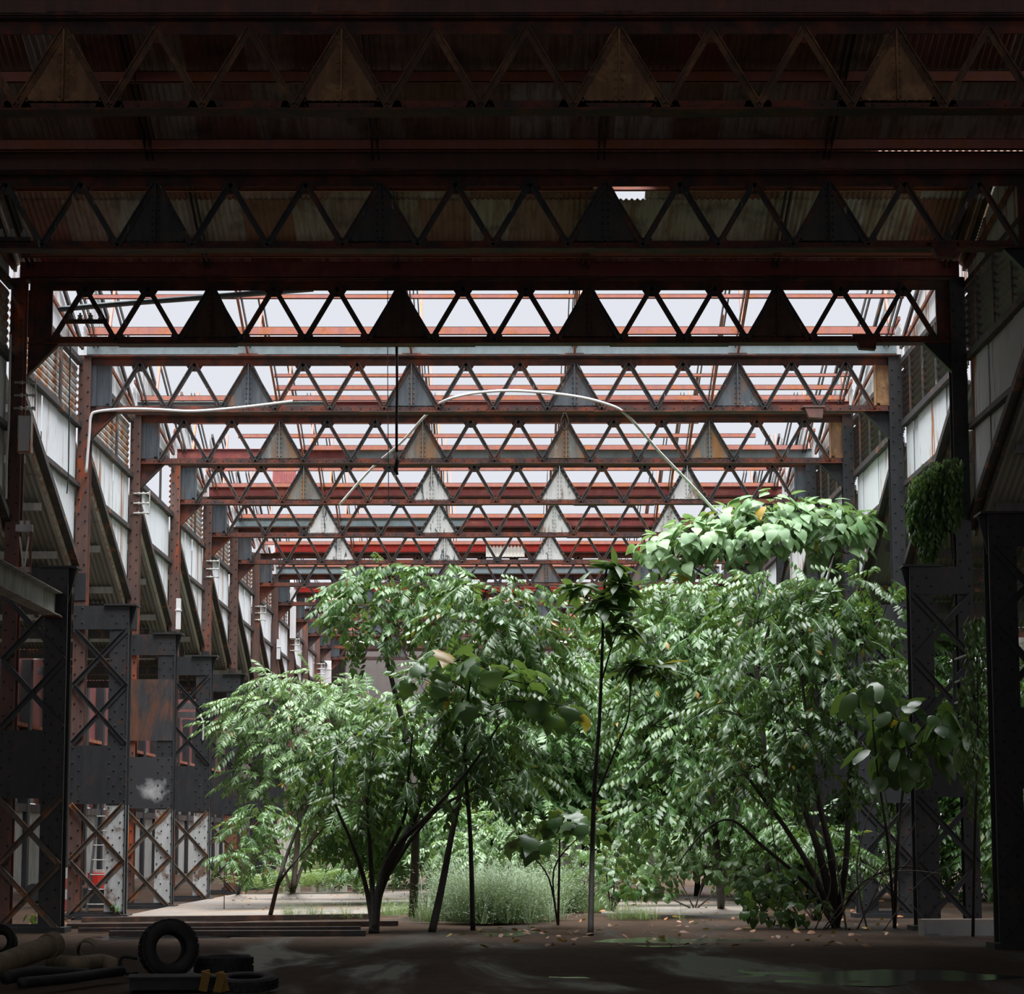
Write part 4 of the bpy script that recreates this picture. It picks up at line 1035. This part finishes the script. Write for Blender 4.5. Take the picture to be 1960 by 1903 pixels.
# --- right thicket
b = F_(1600, 1772)
plant('arching_tree', 'large many-stemmed tree arching over from beside the grey riveted column', b,
      [(stem_to(b, (1570,1640,46), (1530,1520,46.4), (1500,1400,46.8), (1490,1280,47)), .09, .02), (stem_to(b, (1590,1640,46), (1560,1500,46.4), (1545,1380,46.6), (1525,1240,47)), .08, .02),
       (stem_to(b, (1560,1680,45.8), (1500,1580,46), (1440,1500,46.2), (1390,1420,46.6)), .07, .018), (stem_to(b, (1620,1640,46), (1625,1500,46.4), (1640,1380,46.8), (1640,1250,47)), .07, .018),
       (stem_to(b, (1540,1690,45.8), (1460,1620,45.6), (1400,1570,45.4), (1350,1590,45.4), (1300,1650,45.4)), .045, .012), (stem_to(b, (1640,1700,45.6), (1720,1660,45.2), (1800,1670,45)), .03, .01)],
      [bl(1500,1120,80,50,47.4), bl(1580,1140,80,50,47.2), bl(1650,1130,65,45,47.4), bl(1690,1180,45,45,47.4), bl(1450,1190,85,55,47), bl(1540,1210,90,55,46.8), bl(1640,1230,85,55,47), bl(1470,1280,95,60,46.6), bl(1580,1310,95,60,46.4), bl(1670,1290,60,50,47), bl(1420,1370,85,55,46.4), bl(1520,1400,90,55,46.2), bl(1620,1400,80,50,46.6), bl(1450,1470,80,45,46), bl(1560,1490,80,45,46.2), bl(1390,1490,60,40,46.2)],
      'compound', M['leaf_mid'], n_ind=220, density=.85)
b = F_(1380, 1740)
plant('bright_thicket_tree', 'bright mid-green tree filling the middle between the lance sapling and the arching tree', b,
      [(stem_to(b, (1370,1600,52), (1350,1450,53), (1330,1300,54), (1320,1200,54)), .09, .02), (stem_to(b, (1400,1600,52), (1430,1450,53), (1440,1300,53)), .07, .02)],
      [bl(1280,1155,75,45,54), bl(1350,1150,80,50,54), bl(1420,1130,80,45,54), bl(1260,1230,80,55,53.4), bl(1350,1230,90,60,53), bl(1290,1310,85,60,53), bl(1370,1320,85,60,52.6), bl(1250,1390,80,60,53), bl(1330,1410,90,60,52.4), bl(1290,1480,90,55,52.4), bl(1210,1330,60,60,53.4), bl(1390,1540,80,45,52), bl(1280,1560,80,45,52)],
      'compound', M['leaf_mid'], n_ind=200, scale=(.85,1.25))
b = F_(1470, 1728)
plant('heart_leaf_tree', 'pale tree with a broad flat crown of heart-shaped leaves', b,
      [(stem_to(b, (1465,1500,56), (1450,1300,56), (1430,1165,56), (1410,1110,56), (1385,1065,56)), .09, .02), ([at(1440,1230,56), at(1400,1140,56), at(1340,1095,56), at(1285,1065,56)], .04, .012), ([at(1460,1350,56), at(1540,1180,56), at(1580,1100,56), at(1602,1030,56)], .05, .014), ([at(1450,1280,56), at(1500,1100,56), at(1510,1010,56)], .05, .012)],
      [bl(1280,1052,60,28,56,.7,2.8), bl(1340,1035,70,35,56,.8,3.0), bl(1410,1045,75,40,56,.8,3.0), bl(1400,1000,60,25,56.3,.7,3.0), bl(1480,985,75,35,56,.8,3.2), bl(1480,1025,80,30,55.6,.8,2.8), bl(1560,990,75,30,56,.8,3.0), bl(1590,1020,70,30,56,.8,3.0), bl(1640,1010,40,25,56,.6,2.8), bl(1560,1050,60,30,56,.6,.8), bl(1620,1060,40,30,56,.6,.7), bl(1300,1085,50,20,56,.5,.8), bl(1420,1090,50,20,56,.5,.7)],
      'heart', M['leaf_heart'], n_ind=290, scale=(.8,1.3), droop=.15, up=.5)
# --- pale tree on the left
b = F_(560, 1708)
plant('feathery_tree', 'pale feathery tree spreading low in front of the far wall columns', b,
      [(stem_to(b, (570,1600,60), (575,1500,60), (560,1400,60)), .09, .02), (stem_to(b, (600,1600,60), (650,1480,60), (690,1400,60)), .06, .02), (stem_to(b, (530,1620,60), (500,1500,60), (470,1400,60)), .05, .015)],
      [bl(480,1355,55,30,60), bl(530,1310,55,28,60.4), bl(590,1315,70,35,60.4), bl(660,1335,70,35,60), bl(720,1345,60,35,60), bl(450,1390,40,25,59.6), bl(540,1370,75,40,59.6), bl(620,1390,80,40,59.4), bl(700,1400,70,40,59.6), bl(500,1430,55,30,59.6), bl(570,1440,75,40,59.2), bl(650,1460,75,40,59.4), bl(470,1480,35,25,59.6), bl(540,1500,60,35,59.4), bl(620,1530,60,35,59.4)],
      'compound_fine', M['leaf_pale'], n_ind=150, scale=(.9,1.4), density=1.25, bark='bark_pale')
b = F_(680, 1702)
plant('middle_thicket_tree', 'mid-green tree behind the forked trunks', b,
      [(stem_to(b, (690,1600,62), (720,1500,62), (740,1400,62)), .08, .02)],
      cloud(650, 850, 1430, 1600, 58, 63, 13, 72, 1.0)+[bl(705,1345,35,22,57,None,.7)], 'compound_far', M['leaf_mid'], n_ind=80)
BACK = [('back_thicket_tree', 'leafy tree behind the leaning tree', 900, 1690, (820,1010,1380,1600), 66, 74, 18, 85, 'leaf_mid'),
        ('back_thicket_tree', 'leafy tree behind the lance sapling stem', 1110, 1690, (1010,1220,1270,1560), 64, 72, 24, 85, 'leaf_mid'),
        ('back_thicket_tree', 'green tree behind the arching stems', 1500, 1700, (1400,1640,1400,1640), 60, 70, 20, 85, 'leaf_mid'),
        ('back_thicket_tree', 'green tree behind the heart-leaved crown', 1330, 1690, (1200,1440,1180,1460), 66, 74, 22, 90, 'leaf_mid'),
        ('back_thicket_tree', 'green tree filling the far left of the covered bay mouth', 760, 1660, (680,900,1480,1620), 82, 92, 12, 90, 'leaf_mid'),
        ('back_thicket_tree', 'green tree beside the grey riveted column', 1640, 1705, (1560,1720,1180,1560), 58, 66, 20, 80, 'leaf_mid')]
for nm, lab, px, py, (x0, x1, y0, y1), Ya, Yb, nb_, r_, lm in BACK:
    b = F_(px, py); b = Vector((at(px, 1500, (Ya+Yb)/2).x, (Ya+Yb)/2, 0))
    plant(nm, lab, b, [([b-Vector((0,0,.1)), b+Vector((.1,0,1.5)), b+Vector((0,0,3.2))], .09, .03), ([b-Vector((0,0,.1)), b+Vector((.6,0,1.4)), b+Vector((.9,0,2.6))], .06, .02)],
          cloud(x0, x1, y0, y1, Ya, Yb, nb_, r_), 'compound_far', M[lm], n_ind=40, scale=(.9,1.3))
# --- low shrubs
SH = [('round_leaf_shrub', 'low shrub of pale round leaves beside the wet concrete patch', (1330,1738), [(1240,1690,50,22,52),(1290,1655,55,30,52),(1350,1660,55,30,52),(1410,1665,50,30,52),(1260,1710,40,14,51.5),(1450,1690,40,25,52)], 'round_small', 'leaf_pale', 120, 2.2),
      ('small_shrub', 'leafy shrub under the lance sapling', (1170,1745), [(1180,1640,60,40,53),(1230,1600,60,40,54),(1150,1580,55,40,55),(1200,1690,50,30,51)], 'round_small', 'leaf_mid', 60, 2.0),
      ('fine_shrub', 'fine-leaved pale bush behind the grass clump', (960,1715), [(900,1590,60,45,58),(970,1600,70,45,58),(1040,1590,60,45,58),(930,1640,60,30,57),(850,1620,50,35,57)], 'compound_fine', 'leaf_pale', 40, 1.2),
      ('dark_shrub', 'dark bushy shrub at the foot of the arching tree', (1480,1770), [(1440,1700,50,45,46),(1500,1690,60,55,46),(1540,1740,50,30,45.5),(1470,1745,50,20,45.4)], 'round_small', 'leaf_mid', 60, 1.8),
      ('column_shrub', 'small fine shrub in front of the brown-footed column', (455,1712), [(475,1590,30,35,57),(490,1640,30,30,57),(440,1640,22,12,56),(505,1560,35,30,57)], 'compound_fine', 'leaf_mid', 30, 1.2),
      ('bright_undergrowth', 'bright leafy undergrowth between the grass clump and the round-leaved shrub', (1120,1722), [(1090,1640,70,40,58),(1160,1650,70,40,59),(1230,1640,70,40,60),(1300,1620,70,40,60),(1130,1690,60,20,56),(1360,1600,70,40,60),(1000,1650,60,35,60)], 'compound_fine', 'leaf_pale', 60, 1.2),
      ('back_undergrowth', 'dim leafy undergrowth behind the arching stems', (1480,1715), [(1430,1660,60,40,62),(1500,1660,60,40,62),(1570,1660,60,40,62),(1640,1650,50,50,61),(1690,1600,40,60,60)], 'compound_fine', 'leaf_mid', 40, 1.2),
      ('fern_undergrowth', 'leafy undergrowth above the ferns before the broken sheet wall', (620,1705), [(560,1600,45,35,66),(630,1590,50,40,66),(700,1610,50,40,66),(750,1640,50,30,66),(690,1660,40,20,65)], 'compound_fine', 'leaf_mid', 40, 1.1),
      ('low_thicket', 'low bright bushes under the arching stems', (1560,1760), [(1560,1600,50,50,50),(1620,1640,40,50,50),(1500,1610,50,45,51),(1440,1600,50,40,52)], 'compound_fine', 'leaf_mid', 40, 1.1)]
for nm, lab, bp, bls, st, lm, ni, dn in SH:
    b = F_(*bp)
    plant(nm, lab, b, [([b-Vector((0,0,.05)), at(x, y+10, Y)], .022, .008) for x, y, rx, ry, Y in bls[:4]], [bl(x, y, rx, ry, Y, None, dn) for x, y, rx, ry, Y in bls], st, M[lm], n_ind=ni, cat='shrub', twig=.006)
# big dark leaves on the right
b = F_(1712, 1772)
plant('big_leaf_shrub', 'dark shrub of big oval leaves in front of the black vine-side column', b,
      [(stem_to(b, (1716,1650,43), (1725,1540,43), (1740,1430,43)), .04, .015), (stem_to(b, (1700,1620,43), (1680,1480,43), (1670,1380,43)), .03, .012)],
      [(at(1670,1330,43.4), (.4,.3,.25), 14), (at(1720,1380,43), (.5,.3,.4), 20), (at(1780,1370,42.6), (.5,.3,.3), 20), (at(1750,1440,42.8), (.55,.3,.3), 22), (at(1820,1400,42.4), (.4,.3,.35), 16), (at(1690,1450,43), (.35,.3,.3), 12)],
      'oval_big', M['leaf_mid'], n_ind=90, cat='shrub', scale=(.7,1.1))
b = at(1830, 900, 44.3); b = Vector((8.18, 44.55, 6.6))
plant('hanging_vine', 'bright glossy vine hanging from the wall rail on the black column', b,
      [([Vector((8.15,44.5,6.62)), at(1820,985,44.5), at(1828,930,44.5), at(1825,890,44.5)], .03, .012)],
      [bl(1820,895,22,22,44.4,.25,7), bl(1790,905,30,25,44.6,.3,7), bl(1765,935,26,30,44.8,.3,7), bl(1800,950,30,30,44.6,.3,7), bl(1755,970,18,28,44.8,.25,7), bl(1785,985,26,25,44.7,.3,7), bl(1775,1015,16,14,44.7,.2,6), bl(1825,940,12,40,44.3,.15,6)],
      'vine', M['leaf_mid'], bark='bark', n_ind=120, cat='vine', twig=.006, scale=(.8,1.2))
b = F_(1862, 1790)
plant('climbing_vine', 'dark creeper climbing behind the three sloping rails', b,
      [(stem_to(b, (1866,1600,40), (1872,1400,40), (1868,1200,40)), .03, .012)],
      [bl(1865,1190,18,25,40,.3,1.2), bl(1868,1250,24,30,40,.3,1.2), bl(1858,1310,28,30,40,.3,1.3), bl(1866,1370,24,30,40,.3,1.2), bl(1862,1440,24,35,40,.3,1.2), bl(1868,1520,18,35,40,.3,.8)],
      'vine', M['leaf_mid'], n_ind=60, cat='vine', twig=.006)
b = F_(1575, 1776); root = thing('cane_tangle', 'tangle of thin bare arching canes at the foot of the dark columns', 'canes', b)
for pts, r_ in (([(1575,1776,45.2),(1640,1700,44.8),(1720,1668,44.4),(1800,1672,44)], .016), ([(1580,1776,45.2),(1660,1690,44.6),(1740,1600,44),(1752,1556,43.8)], .018), ([(1600,1772,45.4),(1560,1690,45.2),(1610,1640,45),(1700,1690,44.6),(1770,1760,44.2)], .012),
                ([(1545,1770,45.4),(1500,1700,45.6),(1480,1600,45.8),(1470,1480,46)], .02), ([(1620,1772,45),(1600,1650,45.2),(1570,1520,45.4),(1590,1400,45.6)], .022), ([(1660,1775,44.8),(1640,1660,44.8),(1670,1540,44.8),(1720,1460,44.6)], .018),
                ([(1690,1778,44.4),(1760,1690,44),(1830,1650,43.4)], .012), ([(1560,1776,45.2),(1590,1690,45),(1560,1600,45),(1500,1560,45.2)], .014), ([(1640,1776,45),(1700,1640,44.4),(1690,1500,44.4),(1650,1420,44.8)], .016)):
    P = [at(x, y, Y)-b for x, y, Y in pts]; P[0].z = -.03; q = []
    for i in range(len(P)-1):
        p0 = P[max(i-1,0)]; p1 = P[i]; p2 = P[i+1]; p3 = P[min(i+2,len(P)-1)]
        for k in range(6):
            t = k/6; q.append(.5*((2*p1)+(p2-p0)*t+(2*p0-5*p1+4*p2-p3)*t*t+(3*p1-p0-3*p2+p3)*t**3))
    q.append(P[-1]); m = MB(); m.tube(q, [r_*(1-.7*i/len(q)) for i in range(len(q))], 6); ob('cane', m.mesh('cane', True), M['bark_pale'], root)
# greenery outside on the right
for i, (x, y, h, r_, lab, lm) in enumerate([(13.5, 58, 5.5, 2.6, 'tree just outside behind the black vine-side column', 'leaf_mid'), (13.0, 66, 6, 2.8, 'tree outside behind the grey riveted column', 'leaf_mid'), (13.5, 76, 7, 3.2, 'leafy tree outside behind the arching tree', 'leaf_mid'),
                                      (16.5, 72, 6, 3.0, 'bushy tree outside beyond the pale block wall', 'leaf_mid'), (13.0, 88, 7, 3.2, 'distant outside tree behind the right thicket', 'leaf_mid'), (11.8, 51.5, 3.0, 1.5, 'low bush in the open aisle by the vine-side column', 'leaf_mid'), (13, 104, 8, 3.5, 'farthest outside tree beyond the right wall', 'leaf_mid')]):
    b = Vector((x, y, 0)); bls = []
    for k in range(16):
        a = rng.uniform(0, 6.28); rr = r_*rng.uniform(.1,.8); z = h*rng.uniform(.15, 1.0); bls.append((b+Vector((rr*math.cos(a), rr*math.sin(a), z)), (r_*.45, r_*.45, r_*.38), 46))
    plant('outside_tree', lab, b, [([b-Vector((0,0,.1)), b+Vector((.1,.1,h*.5)), b+Vector((0,.1,h*.85))], .12, .03)], bls, 'compound_far', M[lm], n_ind=20, scale=(.9,1.4))
# ferns and grass
def patch(name, label, cat, setname, mat, spots, n_ind, scale, group=None, lay=0.0):
    b = Vector(spots[0][0]); root = thing(name, label, cat, b, group); items = []
    for p, cnt, rx, ry, hz in spots:
        for i in range(cnt):
            q = np.array(p)+np.array([rng.normal()*rx*.5, rng.normal()*ry*.5, 0]); q[2] = hz*max(0, 1-((q[0]-p[0])/rx)**2)
            if setname == 'fern':
                a = rng.uniform(0, 6.28); d = [math.cos(a), math.sin(a), .6]
            else: d = [1, rng.normal()*.3, 0.0]
            items.append((q, d, 0.0 if setname != 'fern' else rng.uniform(-.3,.3), rng.uniform(*scale)))
    order = list(range(len(items))); order.sort(key=lambda i: items[i][0][1]); ind = order[:n_ind]; nv = len(SETS[setname][0])
    for i in ind:
        p, d, ro, s = items[i]; o = ob(SETS[setname][2], shared(setname, i % nv, mat), mat, root, Vector(p)-b); o.rotation_euler = Matrix(rot_to(d, ro).tolist()).to_euler(); o.scale = (s,)*3
    rest = [items[i] for i in order[n_ind:]]
    if rest: o = ob('mass', mesh_np('mass', *scatter(setname, rest, b)), mat, root); o['kind'] = 'stuff'
patch('fern_bank', 'yellow-green ferns banked along the far edge of the concrete slab', 'fern', 'fern', M['fern'],
      [(F_(560,1713), 70, 1.1, .9, .25), (F_(630,1712), 80, 1.1, .9, .3), (F_(500,1713), 45, .7, .7, .15), (F_(680,1711), 50, .8, 1.0, .3), (F_(600,1708), 70, 1.4, .9, .6)], 80, (.8,1.5))
patch('grass_clump', 'tall misty grass clump in the middle of the hall floor', 'grass', 'grass', M['grass'],
      [(F_(940,1765), 160, .8, .9, 0), (F_(890,1755), 90, .6, .8, 0), (F_(1000,1760), 120, .6, .8, 0), (F_(920,1735), 170, .9, 1.2, .2), (F_(980,1725), 150, 1.0, 1.5, .3), (F_(1060,1745), 70, .6, .9, 0)], 100, (.7,1.35))
patch('weed_fringe', 'sparse green weeds along the back of the timber baulks', 'weeds', 'grass', M['fern'],
      [(F_(560,1758), 14, .5, .1, 0), (F_(640,1758), 16, .5, .1, 0), (F_(760,1752), 30, .5, .4, 0), (F_(1130,1745), 50, .7, .6, 0), (F_(1220,1760), 30, .7, .3, 0), (F_(820,1765), 24, .4, .3, 0)], 40, (.25,.5))
for px, py, lab, s in ((68, 1778, 'bright green seedling at the foot of the black ladder-side column', .55), (222, 1757, 'tiny seedling at the foot of the orange-edged column', .3), (430, 1660, 'small leafy sprig by the brown-footed column', .6), (1505, 1772, 'low broad-leaved weed beside the long puddle', .5)):
    b = F_(px, py) if py > 1700 else at(px, py, 57)
    if py < 1700: b = Vector((b.x, b.y, 0))
    top = b+Vector((0,0,.25 if py > 1700 else 1.1))
    plant('seedling', lab, b, [([b-Vector((0,0,.03)), top], .012, .006)], [(top, (.15*s*2,.12*s*2,.1*s), 7)], 'oval_big', M['leaf_mid'], n_ind=8, cat='plant', scale=(s*.6, s), twig=.004)
# fallen leaves
items = []
for k in range(420):
    px = rng.uniform(420, 1720); py = rng.uniform(1712, 1812) if px > 850 else rng.uniform(1708, 1745)
    p = F_(px, py); items.append((np.array(p)+[0,0,.02+.02*(py < 1756)], [math.cos(k), math.sin(k), rng.normal()*.2], rng.uniform(-.6,.6), rng.uniform(.4,.9)))
for k in range(120):
    p = F_(rng.uniform(60, 140), rng.uniform(1735, 1775)); items.append((np.array(p)+[0,0,.01], [math.cos(k), math.sin(k), .1], 0, rng.uniform(.3,.7)))
leafset('litter', [lambda: big_leaf('oval', .2, .11) for _ in range(3)], 'leaf')
lt = ob('leaf_litter', mesh_np('leaf_litter', *scatter('litter', items, (0,0,0))), M['litter']); tag(lt, 'scattered brown and orange fallen leaves on the floor', 'leaves', kind='stuff')

# ------------------------------------------------------------------ things on the floor
def baulk(pa, pb, w, h, z, label):
    a = F_(*pa); c = F_(*pb); b = (a+c)/2; m = MB(); m.bar(a-b+Vector((0,0,z+h/2)), c-b+Vector((0,0,z+h/2)), w, h)
    tag(ob('timber_baulk', m, M['timber'], None, b), label, 'beam', 'timber baulks on the floor')
baulk((158,1764), (705,1757), .28, .10, -.02, 'hindmost long dark timber baulk lying against the concrete slab')
baulk((128,1776), (760,1770), .25, .09, -.02, 'second long timber baulk, its end by the forked trunks')
baulk((150,1782), (690,1779), .22, .07, -.02, 'third long timber baulk with a pale wet top')
baulk((210,1790), (700,1789), .22, .09, -.02, 'foremost long timber baulk edging the thin puddle')
def tyre(p, Rr, wd, Mx, label):
    h = wd/2; rr = Rr*.52
    prof = [(rr,-h*.7),(rr+.03,-h),(Rr*.9,-h*1.05),(Rr,-h*.75),(Rr*1.01,0),(Rr,h*.75),(Rr*.9,h*1.05),(rr+.03,h),(rr,h*.7),(rr+.04,h*.8),(Rr*.86,h*.7),(Rr*.9,0),(Rr*.86,-h*.7),(rr+.04,-h*.8)]
    root = thing('tyre', label, 'tyre', p, 'old tyres'); m = MB(); m.lathe(prof, 40, Mx); ob('carcass', m.mesh('carcass', True), M['rubber'], root)
    m = MB()
    for k in range(26):
        t = 2*math.pi*k/26
        for s in (-1, 1):
            c_ = Mx @ Vector((Rr*1.0*math.cos(t+.06*s), Rr*1.0*math.sin(t+.06*s), s*h*.45)); ax = Mx.to_3x3() @ Vector((math.cos(t), math.sin(t), 0)); up = Mx.to_3x3() @ Vector((0,0,1))
            m.bar(c_-up*h*.36, c_+up*h*.36, .07, .03, ax)
    o = ob('tread_blocks', m, M['rubber'], root); o['kind'] = 'stuff'
def ground_at(px, py): return F_(px, py)
p = F_(322, 1871)
tyre(p, .33, .24, Matrix.Translation((0,0,.33)) @ Matrix.Rotation(math.radians(22), 4, 'Z') @ Matrix.Rotation(math.radians(84), 4, 'X'), 'worn tyre standing upright on the dark floor')
tyre(F_(428, 1866), .34, .22, Matrix.Translation((0,0,.12)), 'tyre lying flat beside the upright tyre')
tyre(F_(470, 1893), .34, .13, Matrix.Translation((0,0,.07)) @ Matrix.Rotation(math.radians(6), 4, 'X'), 'thin flattened tyre lying in front of the flat one')
tyre(F_(-2, 1836), .22, .2, Matrix.Translation((0,0,.22)) @ Matrix.Rotation(math.radians(80), 4, 'X'), 'small dark tyre leaning behind the clay pipe')
def hollow(p, q, ro, ri, label, name, mat, collar=False, cat='pipe'):
    p = Vector(p); q = Vector(q); b = Vector((p.x, p.y, 0)); d = (q-p); L = d.length; rotm = d.to_track_quat('Z', 'Y').to_matrix().to_4x4()
    Mx = Matrix.Translation(p-b) @ rotm; root = thing(name, label, cat, b); m = MB(); m.lathe([(ri,0),(ro,0),(ro,L),(ri,L)], 24, Mx); ob('barrel', m.mesh('barrel'), mat, root)
    if collar: m = MB(); m.lathe([(ro,L-.14),(ro+.022,L-.14),(ro+.022,L+.02),(ri+.02,L+.02),(ri,L-.0)], 24, Mx); ob('collar', m.mesh('collar'), mat, root)
hollow(at(-40,1862,28.6), at(102,1808,30.2), .13, .105, 'fat clay pipe with a collar propped at a slant', 'clay_pipe', M['clay'], True)
a = F_(160, 1840); hollow(a+Vector((-.1,1.0,.13)), a+Vector((.02,0,.13)), .14, .115, 'clay pipe lying end-on behind the bent clay elbow', 'clay_pipe', M['clay'])
pipe('clay_elbow', [F_(100,1862)+Vector((0,0,.12)), F_(150,1866)+Vector((0,0,.13)), F_(195,1862)+Vector((0,0,.13)), F_(222,1864)+Vector((0,.0,.08))], .095, M['clay'], 'pale bent clay elbow pipe on the floor', 'pipe', 14)
pipe('ribbed_hose', [F_(10,1890)+Vector((0,0,.1)), F_(60,1885)+Vector((0,0,.13)), F_(110,1880)+Vector((0,0,.1)), F_(165,1876)+Vector((0,0,.06))], .075, M['rubber'], 'thick black ribbed hose across the clay pipes', 'hose', 10)
pipe('black_pipe', [F_(40,1900)+Vector((0,0,.1)), F_(120,1892)+Vector((0,0,.1)), F_(200,1880)+Vector((0,0,.1)), F_(232,1876)+Vector((0,0,.1))], .06, M['rubber'], 'long black pipe in the heap before the upright tyre', 'pipe', 10)
pipe('cable_coil', [F_(262,1868)+Vector((0,0,.2)), F_(235,1868)+Vector((0,0,.22)), F_(229,1868)+Vector((0,0,.12)), F_(240,1868)+Vector((0,0,.03)), F_(262,1870)+Vector((0,0,.04))], .02, M['rubber'], 'small loop of black cable beside the upright tyre', 'cable', 8)
m = MB(); m.box(-.45, .45, -.3, .3, 0, .12); m.box(-.48, .48, -.33, .33, .12, .14); tag(ob('black_tray', m, M['rubber'], None, F_(330,1892), (0,0,.1)), 'low black tray holding the upright tyre heap', 'tray')
for i, (px, py, tl) in enumerate(((388,1897,.2), (402,1893,-.15), (416,1898,.3), (432,1897,-.25))):
    b = F_(px, py); m = MB(); m.bar((0,0,.0), (.06*math.sin(tl*5), -.1, .2), .09, .02, (0,1,.2)); tag(ob('wood_offcut', m, M['yellow_wood'], None, b), ['tallest split yellow wood offcut in the black heap', 'split yellow offcut leaning between the tallest and the next in the heap', 'short split yellow offcut beside the thin flattened tyre', 'yellow offcut leaning on the thin flattened tyre'][i], 'wood', 'wood offcuts in the heap')
m = MB(); m.box(-.05, 1.45, -.25, .25, -.05, .24); m.box(0.0, .25, -.26, -.25, .0, .2); tag(ob('concrete_kerb', m, M['slab'], None, F_(1768,1787)), 'low concrete kerb at the foot of the black vine-side column', 'kerb')
b = F_(66, 1735); m = MB(); m.lathe([(.01,-.2),(.22,-.2),(.24,0),(.22,.2),(.01,.2)], 20, Matrix.Translation((0,0,.3)) @ Matrix.Rotation(1.4, 4, 'X')); tag(ob('oil_drum', m, M['rubber'], None, b), 'black drum lying in the aisle behind the black ladder-side column', 'drum')
b = F_(128, 1742); b = Vector((at(128,1700,58).x, 58, 0)); root = thing('striped_drum', 'red and grey painted drum behind the black ladder-side column', 'drum', b)
for k, mm in enumerate(('gut_red', 'concrete_wall', 'gut_red', 'concrete_wall')):
    m = MB(); m.tube([(0,0,.24*k), (0,0,.24*k+.235)], .3 if k % 2 else .305, 20); ob('band', m, M[mm], root)
b = Vector((at(190,1720,57.5).x, 57.5, 0)); root = thing('fire_bucket', 'dark machine with a red body behind the steel ladder', 'machine', b)
m = MB(); m.box(-.35, .35, -.2, .3, .05, .5); ob('body', m, M['rubber'], root); m = MB(); m.tube([(0,0,.5), (0,0,.85)], .28, 16); ob('red_drum', m, M['gut_brightred'], root); m = MB(); m.tube([(0,0,.85), (0,0,.92)], .18, 16); ob('lid', m, M['concrete_wall'], root)

# ------------------------------------------------------------------ outside, right
bw = thing('block_wall', 'low pale block wall outside behind the black columns', 'wall', (13.4, 66.5, 0), kind='structure')
k = 0
for r_ in range(6):
    for i in range(7):
        m = MB(); off = .2 if r_ % 2 else 0; m.box(-.1, .1, i*.42+off, i*.42+off+.405, r_*.2, r_*.2+.187); ob('block', m, M['concrete_wall'], bw)
b = Vector((13.4, 67.2, 1.2)); root = thing('terracotta_pot', 'terracotta pot standing on the pale block wall', 'pot', b)
m = MB(); m.lathe([(.1,0),(.2,.02),(.33,.3),(.3,.5),(.34,.56),(.28,.56),(.26,.5),(.1,.1)], 20, Matrix()); ob('bowl', m.mesh('bowl', True), M['terracotta'], root)
ow = thing('outbuilding', 'pale brick outbuilding with teal panels seen past the huge black column', 'building', (15.2, 70, 0))
for r_ in range(32):
    for i in range(9):
        if r_ < 14: continue
        m = MB(); off = .12 if r_ % 2 else 0; m.box(-.1, .1, i*.45+off, i*.45+off+.43, r_*.25, r_*.25+.235); ob('brick', m, M['brick_pale'], ow)
for z in (3.5, 4.6, 5.4): m = MB(); m.box(-.3, -.12, -.2, 3.6, z, z+.75); ob('teal_panel', m, M['teal_sheet'], ow)
m = MB(); m.box(-.05, .1, 0, 4.1, 0, 3.5); ob('lower_wall', m, M['concrete_wall'], ow)
pipe('red_pole', [Vector((8.36,40.6,-.05)), Vector((8.36,40.6,2.8)), Vector((8.36,40.6,5.3))], .05, M['orange_paint'], 'orange-red pole behind the huge black column', 'pole')
